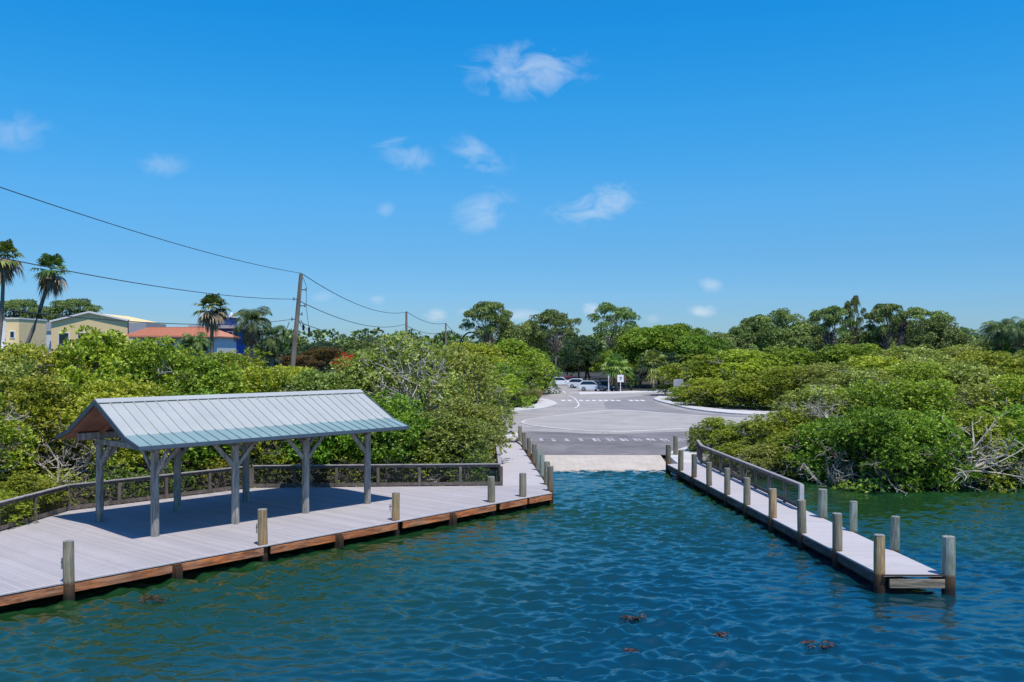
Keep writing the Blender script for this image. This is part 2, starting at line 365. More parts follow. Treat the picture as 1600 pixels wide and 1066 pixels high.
# ------------------------------------------------------------ terrain, water, roads
SH = [(-2000, -400), (-60, 0), (-24, 14), (-19.0, 24), (-18.6, 33), (-18.2, 38), (-12.6, 45.2), (-1, 46), (1.2, 52), (9.2, 52.5), (10.6, 51), (14, 50), (17, 48.2), (21, 46.4),
      (26, 46), (40, 45.5), (90, 30), (2000, -400)]
sx_, sy_ = zip(*SH)
def roadz(y): return float(np.interp(y, [40, 52.6, 57.5, 65, 74, 4000], [-1.5, 0, .58, .75, .80, .80]))
def landz(x, y):
    d = y-float(np.interp(x, sx_, sy_))
    h = float(np.interp(d, [-12, -3, 0, 1.5, 10, 30, 60], [-3, -1.2, -.05, .28, .45, .62, .9]))
    if -3 < x < 60 and y > 45: h = min(h, roadz(y)-.10)
    if 1.0 < x < 10 and y < 58: h = min(h, roadz(y)-.15)
    return h
def grid(name, xs, ys, zf, mat, smooth=True):
    X, Y = np.meshgrid(np.array(xs), np.array(ys)); Z = zf(X, Y)
    nx, ny = len(xs), len(ys)
    v = np.stack([X, Y, Z], -1).reshape(-1, 3)
    i = np.arange(nx-1)[None, :]+np.arange(ny-1)[:, None]*nx
    f = np.stack([i, i+1, i+1+nx, i+nx], -1).reshape(-1, 4)
    me = quads(name, v, f); return link_mesh(name, me, mat, None, smooth)
def quads(name, v, f, tint=None):
    me = bpy.data.meshes.new(name); me.vertices.add(len(v)); me.vertices.foreach_set('co', v.astype(np.float32).ravel())
    k = f.shape[1]
    me.loops.add(f.size); me.loops.foreach_set('vertex_index', f.astype(np.int32).ravel())
    me.polygons.add(len(f)); me.polygons.foreach_set('loop_start', (np.arange(len(f))*k).astype(np.int32))
    me.polygons.foreach_set('loop_total', np.full(len(f), k, np.int32))
    if tint is not None:
        a = me.attributes.new('tint', 'FLOAT', 'FACE'); a.data.foreach_set('value', tint.astype(np.float32))
    me.update(calc_edges=True); return me
xs = sorted(set([-3000, -1200, -500, -250, -120, -80]+list(np.arange(-60, 61, 1.0))+[80, 120, 250, 500, 1200, 3000]))
ys = sorted(set([-600, -200, -60, -20]+list(np.arange(0, 44, 2.0))+list(np.arange(44, 80, .75))+list(np.arange(80, 200, 10))+[260, 400, 800, 2000, 5000]))
nrng = np.random.default_rng(5)
zz = np.vectorize(landz)
g = grid('ground', xs, ys, lambda X, Y: zz(X, Y), M['mud']); tag(g, kind='structure')

def waves(X, Y):
    r = np.random.default_rng(11); Z = np.zeros_like(X)
    fade = np.clip((34-np.abs(X-3))/6, 0, 1)*np.clip((Y-12)/4, 0, 1)*np.clip((60-Y)/3, 0, 1)
    for i in range(90):
        L = .29*(5.2**(r.random()**1.15)); th = R(80)+r.normal()*.60; k = 2*math.pi/L
        A = .0122*L**.80*(.5+r.random()); ph = r.random()*6.28
        arg = k*(X*math.cos(th)+Y*math.sin(th))+ph+.35*np.sin(k*.23*(X*math.sin(th)*1.3-Y*math.cos(th))+ph*2)
        Z += A*(np.exp(np.sin(arg)-1)-.47)*.9
    patch = .62+.38*np.sin(X*.31+Y*.13+1.0)*np.sin(Y*.23-X*.11)
    return Z*2.0*fade*patch
wx = [-3000, -800, -200, -80, -45]+list(np.arange(-30, 36.01, .105))+[60, 120, 300, 900, 3000]
wy = [-3000, -800, -200, -60, -10, 5]+list(np.arange(12, 40, .075))+list(np.arange(40, 60.1, .13))+[72]
wtr = grid('water', wx, wy, waves, M['water']); wtr.location.z = .09; tag(wtr, kind='structure')

def sheet(name, poly, off, mat, zfun=roadz, thick=0, cut=(57.5, 65, 74)):
    """horizontal sheet following the road profile"""
    bm = bmesh.new(); vs = [bm.verts.new((x, y, 0)) for x, y in poly]; bm.faces.new(vs)
    bmesh.ops.triangulate(bm, faces=bm.faces)
    for c in cut: bmesh.ops.bisect_plane(bm, geom=bm.verts[:]+bm.edges[:]+bm.faces[:], plane_co=(0, c, 0), plane_no=(0, 1, 0))
    for v in bm.verts: v.co.z = zfun(v.co.y)+off
    bmesh.ops.recalc_face_normals(bm, faces=bm.faces)
    if sum(f.normal.z for f in bm.faces) < 0: bmesh.ops.reverse_faces(bm, faces=bm.faces)
    if thick:
        r = bmesh.ops.extrude_face_region(bm, geom=bm.faces[:])
        for e in r['geom']:
            if isinstance(e, bmesh.types.BMVert): e.co.z -= thick
        bmesh.ops.recalc_face_normals(bm, faces=bm.faces)
    me = bpy.data.meshes.new(name); bm.to_mesh(me); bm.free()
    return tag(link_mesh(name, me, mat), kind='structure')
def gp(px, py, z=.8): Y = (CAMZ-z)*F/(py-HY); return ((px-CX)/F*Y, Y)
def smooth_poly(pts, k=6, closed=False):
    o = []; n = len(pts)
    for i in range(n-1):
        p0 = pts[max(i-1, 0)]; p1 = pts[i]; p2 = pts[i+1]; p3 = pts[min(i+2, n-1)]
        for j in range(k):
            t_ = j/k; a2 = t_*t_; a3 = a2*t_
            o.append(tuple(.5*(2*p1[c]+(p2[c]-p0[c])*t_+(2*p0[c]-5*p1[c]+4*p2[c]-p3[c])*a2+(3*p1[c]-p0[c]-3*p2[c]+p3[c])*a3) for c in (0, 1)))
    o.append(pts[-1]); return o
sheet('road', [(1.3, 57.5), (.35, 65), (-2.2, 66), (-3, 74), (-3, 94), (3.5, 108), (3.0, 150), (2, 215), (20, 215), (17, 149), (26, 153), (45, 156), (70, 150), (70, 62), (12, 62), (9.6, 57.5)], 0, M['asphalt'])
sheet('boat_ramp', [(1.9, 44), (1.9, 57.5), (9.2, 57.5), (9.2, 44)], .001, M['ramp'], lambda y: .118*(y-52.6), thick=.3, cut=())
ap = smooth_poly([(1.5, 57.52), (.9, 61), (.4, 65.5), (-.8, 70), (2, 72.5), (7, 70.4), (14, 72.5), (19, 72), (24, 71)])+[(24, 64), (12, 62), (9.5, 57.52)]
sheet('ramp_approach', ap, .004, M['asphalt_dark'])
isl = smooth_poly([gp(813, 661), gp(835, 666), gp(900, 673), gp(980, 675), gp(1060, 671), gp(1120, 668), gp(1200, 666)])
isl += smooth_poly([gp(1200, 655), gp(1120, 651), gp(1050, 646.5), gp(985, 641.5), gp(945, 641), gp(900, 646), gp(850, 652), gp(820, 656.5), gp(813, 661)])[:-1]
cxm = sum(p[0] for p in isl)/len(isl); cym = sum(p[1] for p in isl)/len(isl)
M['island_edge'] = ground_mat('island_edge', (.47, .45, .43), (.58, .56, .54), 1.2, 9)
sheet('traffic_island', isl, .03, M['island_edge'], thick=.1)
sheet('island_paving', [(cxm+(x-cxm)*.965, cym+(y-cym)*.93) for x, y in isl], .035, M['concrete'])
sheet('side_road', smooth_poly([gp(1300, 668), gp(1120, 652.5), gp(1040, 645.5), gp(985, 641), gp(955, 641), gp(945, 634), gp(950, 626), gp(990, 620), gp(1045, 616)])+
      smooth_poly([gp(1045, 624), gp(1022, 627), gp(1045, 636), gp(1090, 645), gp(1170, 650.5), gp(1300, 654)]), .004, M['asphalt_mid'])
# pavements with kerbs
lp = smooth_poly([(-9, 84), (-3, 92), (0, 95.5), (3.5, 102), (5.3, 110), (5.2, 117), (4.2, 123)])
lin = smooth_poly([(2.0, 123), (3.1, 116), (2.7, 109), (.8, 103), (-2.2, 98), (-6, 92.5), (-10, 87)])
sheet('left_pavement', lp+lin, .14, M['paving'], thick=.2)
rk = smooth_poly([gp(1300, 652), gp(1220, 650.5), gp(1150, 648), gp(1085, 641), gp(1045, 632), gp(1022, 625), gp(1030, 620)])
ri = smooth_poly([gp(1045, 621), gp(1046, 627), gp(1060, 633), gp(1090, 637), gp(1150, 643), gp(1220, 645.5), gp(1300, 647)])
sheet('right_pavement', rk+ri, .14, M['paving'], thick=.2)
sheet('far_verge', [gp(905, 617), gp(960, 616), gp(1000, 614.5), gp(1050, 612), gp(1060, 609), gp(1000, 611.5), gp(960, 613), gp(905, 614)], .13, M['kerb'], thick=.2)
sheet('left_landing', smooth_poly([(-2.4, 65.25), (-2.2, 70), (-1.2, 72.5), (.1, 71.5), (.55, 68.5), (.65, 65.25)]), .09, M['paving'], thick=.3)
sheet('right_landing', [(9.4, 52.6), (9.55, 57.5), (12.2, 62.5), (13.5, 60.5), (10.9, 52.6)], .10, M['paving'], lambda y: float(np.interp(y, [52, 57, 63], [.54, .58, .68])), thick=.35, cut=(57,))
# painted markings: far crossing, near crossing, lane lines
def mark(name, quads_, off=.008):
    mb = MB()
    for q in quads_:
        mb.add([(x, y, roadz(y)+off) for x, y in q], [(0, 1, 2, 3)])
    o = mb.build(name, M['paint_worn' if name == 'bay_markings' else 'paint']); return tag(o, kind='structure')
qs = []
for k, px in enumerate([880, 890, 908, 918, 928, 938, 947, 957, 966, 986, 995, 1004]):
    x, y = gp(px, 626); qs.append([(x-.24, y-1.3), (x+.24, y-1.3), (x+.24, y+1.3), (x-.24, y+1.3)])
mark('crossing_marking', qs, .010)
qs = []
for k, px in enumerate([832, 850, 869, 890, 912, 933, 955, 976, 997, 1018, 1040, 1062, 1078, 1094]):
    Y = 65.6+((px*37) % 7)*.05; x = (px-CX)/F*Y
    qs.append([(x-.30, Y-1.0), (x-.05, Y-1.0), (x-.10, Y+.9), (x-.35, Y+.9)])
    if k > 4: qs.append([(x+.02, Y-1.0), (x+.22, Y-1.0), (x+.17, Y+.9), (x-.0, Y+.9)])
mark('bay_markings', qs, .012)
qs = []
ln = smooth_poly([gp(888, 618), gp(897, 622), gp(903, 629), gp(904, 634), gp(898, 638)])
for a_, b_ in zip(ln[:-1], ln[1:]): qs.append([(a_[0]-.08, a_[1]), (a_[0]+.08, a_[1]), (b_[0]+.08, b_[1]), (b_[0]-.08, b_[1])])
a_, b_ = gp(880, 611), gp(884, 615); qs.append([(a_[0]-.08, a_[1]), (a_[0]+.08, a_[1]), (b_[0]+.08, b_[1]), (b_[0]-.08, b_[1])])
a_ = gp(890, 614.5); b_ = gp(914, 614.5); qs.append([(a_[0], a_[1]), (b_[0], b_[1]), (b_[0], b_[1]+1.0), (a_[0], a_[1]+1.0)])
mark('lane_marking', qs, .014)

# ------------------------------------------------------------ docks
U = Vector((.65, .76, 0)).normalized(); V = Vector((-U.y, U.x, 0))
E0 = Vector((-13.26, 24.0, 0)); E1 = Vector((1.72, 41.55, 0))
def edge(t_): return E0+U*t_
L01 = (E1-E0).length
dock = empty('dock_platform', (E1.x, E1.y, 0), 'wide grey decked dock platform with rust stained edge boards under the open pavilion', 'dock')
def par(o, root):                                                  # keep world coordinates while parented
    o.parent = root; o.matrix_parent_inverse = Matrix.Translation(-Vector(root.location)); return o
mb = MB(); q0 = E0-U*9
mb.prism([(q0.x, q0.y), (E1.x, E1.y), (1.64, 43.9), (-.48, 43.9), (-12.1, 43.15), (-17.7, 36.8), (-18.0, 32.4), (-18.6, 24), (-22, 18)], DZ-.05, DZ)
par(mb.build('decking', M['deck']), dock)
mb = MB(); mb.prism([(1.64, 43.905), (.45, 65.2), (-1.2, 65.2), (-.48, 43.905)], DZ-.05, DZ)
par(tag(mb.build('walkway_decking', M['deck_cross']), 'pale smooth walkway decking leading to the shore'), dock)
mb = MB()
for t0 in np.arange(.5, L01+8, 2.9):                              # joists below
    a_ = E1-U*t0; mb.bar(Vector((a_.x, a_.y, DZ-.16))+V*.15, Vector((a_.x, a_.y, DZ-.16))+V*6, .08, .2)
par(mb.build('joists', M['dark']), dock)
piles_front = [(-12.1, 25.3), (-8.16, 30.3), (-4.4, 34.75), (-.90, 39.0), (.42, 40.55)]
ts = [(Vector((x, y, 0))-E0).dot(U) for x, y in piles_front]
stubs = [ (ts[0]+ts[1])/2, (ts[1]+ts[2])/2, (ts[2]+ts[3])/2 ]
cuts = sorted([-9]+ts+stubs+[L01])
for a_, b_ in zip(cuts[:-1], cuts[1:]):
    mb = MB(); p0 = edge(a_)-V*.045; p1 = edge(b_)-V*.045; g_ = .02 if b_-a_ < 2 else .14
    mb.bar((p0.x+U.x*g_, p0.y+U.y*g_, DZ-.17), (p1.x-U.x*g_, p1.y-U.y*g_, DZ-.17), .08, .23)
    par(mb.build('fascia_board', M['fascia'], bevel=.008), dock)
mb = MB(); p0 = edge(-9)-V*.03; p1 = edge(L01)-V*.03
mb.bar((p0.x, p0.y, DZ+.005), (p1.x, p1.y, DZ+.005), .10, .035); par(mb.build('edge_trim', M['deck_cross']), dock)
for t_ in stubs:
    mb = MB(); p_ = edge(t_)-V*.05
    mb.tube([(p_.x, p_.y, -1.2), (p_.x, p_.y, DZ-.035)], .15, 12); mb.box((p_.x-V.x*.16, p_.y-V.y*.16, .30), (.22, .03, .4), rz=TH)
    par(mb.build('stub_pile', M['pile_rust'], smooth=False), dock)
mb = MB(); mb.bar((1.70, 43.9, DZ-.18), (.50, 65.2, DZ-.18), .06, .26); par(mb.build('side_beam', M['fascia_grey']), dock)
mb = MB(); mb.bar((1.74, 41.6, DZ-.18), (1.66, 43.9, DZ-.18), .06, .26); par(mb.build('side_beam', M['fascia_grey']), dock)

rd = empty('boat_dock', (11.3, 26.2, 0), 'long narrow pale dock running out from the ramp towards the camera at right', 'dock')
mb = MB(); mb.prism([(10.42, 26.15), (12.22, 26.12), (10.95, 52.6), (8.75, 52.6)], DZ-.05, DZ); par(mb.build('decking', M['deck_cross']), rd)
rp_l = [(10.44, 26.3), (10.33, 29.4), (10.12, 32.3), (9.94, 35.3), (9.72, 38.36), (9.55, 41.1), (9.36, 43.96), (9.2, 46.8), (9.02, 49.6), (8.86, 52.5)]
for (x0, y0), (x1, y1) in zip(rp_l[:-1], rp_l[1:]):
    mb = MB(); mb.bar((x0-.03, y0+.16, DZ-.18), (x1-.03, y1-.16, DZ-.18), .07, .26); par(mb.build('fascia_board', M['fascia_grey'], bevel=.008), rd)
    mb = MB(); mb.bar((x0+.01, y0+.02, DZ-.30), (x1+.01, y1-.02, DZ-.30), .05, .16); par(mb.build('inner_beam', M['dark']), rd)
mb = MB(); mb.bar((10.60, 26.07, DZ-.22), (12.14, 26.04, DZ-.22), .07, .25); par(tag(mb.build('end_board', M['fascia_end'], bevel=.008), 'sunlit tan weathered end board'), rd)
mb = MB(); mb.bar((12.24, 26.3, DZ-.18), (10.98, 52.6, DZ-.18), .06, .26); par(mb.build('side_beam', M['fascia_grey']), rd)
mb = MB(); mb.bar((10.42, 26.08, DZ+.008), (12.24, 26.05, DZ+.008), .09, .03); par(mb.build('edge_trim', M['dark']), rd)

# pilings
def piling(x, y, h, r, mat, label, group, cleat=False, lean=(0, 0)):
    e_ = empty('piling', (x, y, 0), label, 'piling', group)
    mb = MB(); n = 16; rr = random.Random(int(x*100+y*10)); h += rr.uniform(-.05, .05); r *= rr.uniform(.88, 1.02); lean = (rr.uniform(-.014, .014), rr.uniform(-.014, .014)); zs = [-1.6, -.3, DZ, DZ+h*.5, DZ+h]
    pts = [(lean[0]*z+rr.uniform(-.006, .006), lean[1]*z+rr.uniform(-.006, .006), z) for z in zs]
    mb.tube(pts, [r*1.07, r*1.05, r*1.02, r, r*.97], n)
    par0 = mb.build('shaft', M[mat], e_)
    tz = DZ+h
    cp = MB(); cp.tube([(lean[0]*tz, lean[1]*tz, tz-.004), (lean[0]*tz, lean[1]*tz, tz+.018)], [r*.955, r*.93], n); cp.build('top', M['post_timber'], e_)
    if cleat:
        c_ = MB(); c_.bar((-r-.05, 0, DZ+h*.33), (-r-.05, 0, DZ+h*.60), .03, .03); c_.bar((-r-.08, -.0, DZ+h*.50), (-r+.02, 0, DZ+h*.5), .03, .03)
        c_.build('cleat', M['steel'], e_)
    return e_
G1 = 'pilings along the front edge of the dock platform'
lab1 = ['round grey piling with a cleat standing alone at the far left platform edge',
        'tan timber piling with iron stained foot in front of the middle of the pavilion',
        'tan grey piling on the platform edge just right of the pavilion shade',
        'grey piling in front of the corner post of the straight railing',
        'grey green piling on the platform edge nearest the water corner']
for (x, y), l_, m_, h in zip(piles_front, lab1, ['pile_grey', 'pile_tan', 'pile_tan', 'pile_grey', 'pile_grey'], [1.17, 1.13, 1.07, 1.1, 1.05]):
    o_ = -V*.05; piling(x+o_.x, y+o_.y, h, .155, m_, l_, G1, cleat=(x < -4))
G2 = 'pilings along the left walkway beside the ramp'
row = [(1.74, 42.2, 'pile_rust', 'dark stained piling at the outer corner of the left walkway, its foot in the water'),
       (1.66, 44.2, 'pile_grey', 'piling on the left walkway edge, second inwards from the water corner'),
       (1.54, 47.05, 'pile_green', 'greenish piling on the left walkway edge, third inwards from the water corner'),
       (1.42, 49.7, 'pile_green', 'piling on the left walkway edge beside the waterline of the ramp'),
       (1.24, 52.6, 'pile_rust', 'brown footed piling on the left walkway, fourth from the shore end'),
       (1.04, 56.4, 'pile_rust', 'rusty orange piling on the left walkway, third from the shore end'),
       (.80, 60.3, 'pile_grey', 'thin grey piling on the left walkway, second from the shore end'),
       (.55, 64.9, 'pile_grey', 'grey piling at the shore end of the left walkway beside the white landing')]
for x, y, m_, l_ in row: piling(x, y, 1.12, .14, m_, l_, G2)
G3 = 'pilings along the ramp side of the narrow dock'
lab3 = ['thick brown piling with wet foot at the near left corner of the narrow dock', 'grey piling on the narrow dock, second from its near left corner',
        'grey piling with a dark split in front of the end post of the railing', 'tan grey piling on the narrow dock, fourth from its near left corner',
        'grey piling on the narrow dock, fifth from its near left corner', 'grey piling on the narrow dock, sixth from its near left corner',
        'pale grey piling on the narrow dock, seventh from its near left corner', 'orange stained piling on the narrow dock, eighth from its near left corner',
        'slim grey piling on the narrow dock, last but one before the ramp', 'rusty piling standing where the narrow dock meets the ramp concrete']
m3 = ['pile_tan', 'pile_grey', 'pile_grey', 'pile_tan', 'pile_grey', 'pile_grey', 'pile_grey', 'pile_rust', 'pile_grey', 'pile_rust']
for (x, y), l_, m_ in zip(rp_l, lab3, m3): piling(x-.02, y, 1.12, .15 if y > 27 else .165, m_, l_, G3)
piling(12.30, 26.15, 1.10, .185, 'pile_green', 'thick pale green piling at the near right corner of the dock', 'pilings along the open side of the narrow dock')
piling(12.16, 29.5, 1.08, .15, 'pile_green', 'pale green piling on the open right side, second from the dock end', 'pilings along the open side of the narrow dock')
piling(11.98, 32.6, 1.08, .15, 'pile_green', 'pale green piling with a dark knot on the open side, third from the dock end', 'pilings along the open side of the narrow dock')
piling(11.82, 35.3, 1.08, .17, 'pile_green', 'stout green grey piling just past the end post of the railing', 'pilings along the open side of the narrow dock')
piling(10.02, 56.8, 1.25, .15, 'pile_grey', 'grey piling on the shore left of the narrow dock landing', 'pilings at the landing of the narrow dock')
piling(11.8, 60.9, 1.35, .15, 'pile_grey', 'grey piling at the back of the narrow dock landing beside the mangroves', 'pilings at the landing of the narrow dock')

# railings
def railing(name, pts, label, cap_mat, post_mat, spacing=1.85, h=1.03, end_pale=False):
    e_ = empty(name, (pts[0][0], pts[0][1], DZ), label, 'railing')
    for i, (a_, b_) in enumerate(zip(pts[:-1], pts[1:])):
        A = Vector((a_[0], a_[1], 0)); B = Vector((b_[0], b_[1], 0)); L = (B-A).length; d = (B-A)/L; rz = math.atan2(d.y, d.x)
        n = max(1, round(L/spacing)); st = L/n
        for k in range(n+(1 if i == len(pts)-2 else 0)):
            p_ = A+d*st*k; last = end_pale and ((i == 0 and k == 0))
            mb = MB(); mb.box((p_.x, p_.y, DZ+h/2-.06 if not last else DZ+h/2), (.17 if last else .13, .17 if last else .10, h-.12 if not last else h-.02), rz)
            par(mb.build('post', M['rail_pale'] if last else post_mat, bevel=.006), e_)
        mb = MB(); mb.bar(A+d*.0+Vector((0, 0, DZ+h)), B+Vector((0, 0, DZ+h)), .17, .04); par(mb.build('cap_rail', cap_mat, bevel=.005), e_)
        mb = MB(); mb.bar(A+d*.07+Vector((0, 0, DZ+h-.09)), B-d*.07+Vector((0, 0, DZ+h-.09)), .045, .12); par(mb.build('top_rail', post_mat), e_)
        mb = MB(); mb.bar(A+d*.07+Vector((0, 0, DZ+.12)), B-d*.07+Vector((0, 0, DZ+.12)), .045, .14); par(mb.build('bottom_rail', post_mat), e_)
        for k in range(n):
            s0 = A+d*(st*k+.08); s1 = A+d*(st*(k+1)-.08); mb = MB(); Lw = (s1-s0).length; nv = int(Lw/.055); ww = .0055
            for j in range(nv+1):
                p_ = s0+(s1-s0)*j/nv; mb.bar(p_+Vector((0, 0, DZ+.19)), p_+Vector((0, 0, DZ+h-.15)), ww, ww, up=d)
            for j in range(13):
                z = DZ+.21+j*.053; mb.bar(s0+Vector((0, 0, z)), s1+Vector((0, 0, z)), ww, ww)
            par(link_mesh('mesh_panel', mb.mesh('mesh_panel', fixn=False), M['mesh_wire']), e_)
    return e_
railing('railing', [(-.50, 43.86), (-12.05, 43.10)], 'long straight timber railing with wire mesh behind the pavilion, running to the walkway corner', M['rail_cap'], M['rail_wood'])
railing('railing', [(-12.15, 43.0), (-17.6, 36.8), (-17.95, 32.4), (-18.4, 24.5)], 'angled timber and mesh railing bending round the left end of the platform', M['rail_cap'], M['rail_wood'])
railing('railing', [(-.58, 44.15), (-1.15, 63.5)], 'dark railing along the left side of the shore walkway, half hidden by mangroves', M['rail_cap'], M['rail_wood'])
railing('railing', [(11.52, 36.95), (10.75, 52.6), (11.2, 56)], 'long mesh railing with pale end post along the right side of the narrow dock', M['rail_cap'], M['rail_wood'], end_pale=True)

# ------------------------------------------------------------ pavilion
P1 = Vector((-12.2, 31.7, 0)); u = Vector((.667, .745, 0)).normalized(); v = Vector((-u.y, u.x, 0)); SP = 9.27/3; DP = 4.2
pav = empty('pavilion', (P1.x, P1.y, DZ), 'open timber pavilion with pale standing seam metal roof on the dock platform', 'pavilion')
def pv(a_, b_, z): return P1+u*a_+v*b_+Vector((0, 0, z))        # a along the ridge, b across, z above water
RZ, BZ, EZ = 5.22, 4.12, 3.82; hb, he = 2.15, 3.2; A0, A1 = -1.1, 3*SP+1.3; MID = DP/2
M['eave_roof'] = simple('eave_reflection_metal', (.27, .38, .365), .40, .2, var=.05, scale=.8)  # lower pitch reflects differently; that reflection is painted as a darker, greener base colour
M['seam'] = simple('seam_shadow_metal', (.16, .20, .23), .45, .3, var=.05)  # ribs coloured dark to stand for the shadow line along each seam
def slope_slab(bi, zi, bo, zo, th=.05):
    mb = MB(); P = [pv(A0, bi, zi), pv(A1, bi, zi), pv(A1, bo, zo), pv(A0, bo, zo)]
    Q = [p_-Vector((0, 0, th)) for p_ in P]
    mb.add(P+Q, [(0, 1, 2, 3), (7, 6, 5, 4), (0, 4, 5, 1), (1, 5, 6, 2), (2, 6, 7, 3), (3, 7, 4, 0)])
    n = 28
    for k in range(1, n):
        a_ = A0+(A1-A0)*k/n; w_ = .013; hh = .05
        t0, t1 = pv(a_, bi, zi), pv(a_, bo, zo)
        mb.add([t0-u*w_, t0+u*w_, t1+u*w_, t1-u*w_]+[q_+Vector((0, 0, hh)) for q_ in (t0-u*w_, t0+u*w_, t1+u*w_, t1-u*w_)],
               [(4, 5, 6, 7), (0, 4, 7, 3), (1, 2, 6, 5), (0, 1, 5, 4), (2, 3, 7, 6)], 1)
    return mb
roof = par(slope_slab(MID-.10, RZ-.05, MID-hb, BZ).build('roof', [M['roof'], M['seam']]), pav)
def sub(o, root, parent): o.parent = parent; o.matrix_parent_inverse = Matrix.Translation(-Vector(root.location)); return o
def rp(mbuilt): mbuilt.parent = roof; return mbuilt
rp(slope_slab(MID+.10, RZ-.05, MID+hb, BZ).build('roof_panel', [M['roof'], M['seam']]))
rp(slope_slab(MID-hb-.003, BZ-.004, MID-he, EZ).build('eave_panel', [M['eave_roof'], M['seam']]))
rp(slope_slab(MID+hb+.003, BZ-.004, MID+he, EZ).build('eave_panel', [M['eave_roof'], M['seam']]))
mb = MB()
for s_ in (-1, 1):
    t0, t1, o0, o1 = pv(A0-.02, MID, RZ+.07), pv(A1+.02, MID, RZ+.07), pv(A0-.02, MID+s_*.24, RZ-.055), pv(A1+.02, MID+s_*.24, RZ-.055)
    mb.add([t0, t1, o1, o0]+[p_-Vector((0, 0, .02)) for p_ in (t0, t1, o1, o0)], [(0, 1, 2, 3), (7, 6, 5, 4), (0, 4, 5, 1), (2, 6, 7, 3), (1, 5, 6, 2), (3, 7, 4, 0)])
rp(mb.build('ridge_cap', M['roof']))
mb = MB()
for s_ in (-1, 1):
    mb.bar(pv(A0-.02, MID+s_*(he+.02), EZ-.05), pv(A1+.02, MID+s_*(he+.02), EZ-.05), .04, .13)
rp(mb.build('eave_trim', M['roof_trim']))
for a_ in (A0-.02, A1+.02):
    mb = MB()
    for s_ in (-1, 1):
        mb.bar(pv(a_, MID, RZ-.05), pv(a_, MID+s_*hb, BZ-.06), .04, .17, up=v*s_*.3+Vector((0, 0, 1))); mb.bar(pv(a_, MID+s_*hb, BZ-.07), pv(a_, MID+s_*(he+.02), EZ-.06), .042, .15, up=Vector((0, 0, 1)))
    rp(mb.build('rake_trim', M['roof_trim']))
mb = MB()
for s_ in (-1, 1):
    for (b0, z0, b1, z1) in ((0, RZ-.14, hb, BZ-.12), (hb, BZ-.12, he-.03, EZ-.10)):
        P = [pv(A0+.03, MID+s_*b0, z0), pv(A1-.03, MID+s_*b0, z0), pv(A1-.03, MID+s_*b1, z1), pv(A0+.03, MID+s_*b1, z1)]
        mb.add(P+[p_-Vector((0, 0, .04)) for p_ in P], [(0, 1, 2, 3), (7, 6, 5, 4), (0, 4, 5, 1), (1, 5, 6, 2), (2, 6, 7, 3), (3, 7, 4, 0)])
rp(mb.build('ceiling', M['ceiling_wood']))
for s_, b_ in ((0, 0), (1, DP)):
    mb = MB(); mb.bar(pv(A0+.3, b_, 3.82), pv(A1-.3, b_, 3.82), .16, .26); par(mb.build('beam', M['post_timber'], bevel=.01), pav)
mb = MB(); mb.bar(pv(A0+.2, MID, RZ-.32), pv(A1-.2, MID, RZ-.32), .10, .24); par(mb.build('ridge_beam', M['ceiling_wood']), pav)
for k in range(4):
    a_ = k*SP
    mb = MB(); mb.bar(pv(a_, -.25, 3.60), pv(a_, DP+.25, 3.60), .12, .2); par(mb.build('tie_beam', M['post_timber'], bevel=.01), pav)
    mb = MB(); mb.bar(pv(a_, .05, 3.9), pv(a_, MID, RZ-.22), .08, .16); mb.bar(pv(a_, DP-.05, 3.9), pv(a_, MID, RZ-.225), .08, .16); par(mb.build('rafter', M['ceiling_wood']), pav)
    for b_ in (0, DP):
        mb = MB(); q = pv(a_, b_, 0); mb.tube([(q.x, q.y, DZ), (q.x, q.y, 2.2), (q.x, q.y, 3.5)], [.145, .14, .135], 14)
        par(mb.build('post', M['post_timber'], bevel=0), pav)
        for s_ in (-1, 1):
            if (k == 0 and s_ < 0) or (k == 3 and s_ > 0): continue
            mb = MB(); mb.bar(pv(a_+s_*.10, b_, 2.78), pv(a_+s_*.92, b_, 3.68), .09, .14); par(mb.build('brace', M['post_timber'], bevel=.008), pav)
        s2 = 1 if b_ == 0 else -1
        if k in (0, 3):
            mb = MB(); mb.bar(pv(a_, b_+s2*.10, 2.78), pv(a_, b_+s2*.85, 3.5), .09, .14); par(mb.build('brace', M['post_timber'], bevel=.008), pav)
    for b_ in (0,):
        if k == 0:
            mb = MB(); mb.bar(pv(a_, -.10, 2.78), pv(a_, -.8, 3.55), .09, .14); par(mb.build('brace', M['post_timber'], bevel=.008), pav)

# ------------------------------------------------------------ foliage generators
def nrm(a_): return a_/np.maximum(np.linalg.norm(a_, axis=-1, keepdims=True), 1e-6)
def rosettes(pos, axis, k, L, wd, r, spread=(.35, 1.25), tint=None):
    """k leaves around every twig end; returns verts, faces, tint"""
    n = len(pos); ax = nrm(axis); ref = np.tile([[0.3, .1, 1.0]], (n, 1)); x = nrm(np.cross(ax, ref)); y = np.cross(ax, x)
    ang = r.random((n, 1))*6.28+np.arange(k)[None, :]*(6.28/k)+r.normal(size=(n, k))*.35
    inc = r.uniform(spread[0], spread[1], (n, k))
    d = ax[:, None]*np.cos(inc)[..., None]+(x[:, None]*np.cos(ang)[..., None]+y[:, None]*np.sin(ang)[..., None])*np.sin(inc)[..., None]
    l = L*r.uniform(.65, 1.25, (n, k))[..., None]; side = nrm(np.cross(d, ax[:, None]+r.normal(size=(n, k, 3))*.35))
    b = pos[:, None]+d*l*.08; mid = b+d*l*.55; tip = b+d*l; tip[..., 2] -= l[..., 0]*.18
    w_ = side*wd*r.uniform(.75, 1.2, (n, k))[..., None]*.5
    vv = np.stack([b, mid-w_, tip, mid+w_], 2).reshape(-1, 3)
    f = np.arange(n*k*4).reshape(-1, 4)
    t_ = (tint[:, None] if tint is not None else np.full((n, 1), .5))+r.normal(size=(n, k))*.30
    return vv, f, np.clip(t_.ravel(), 0, 1)
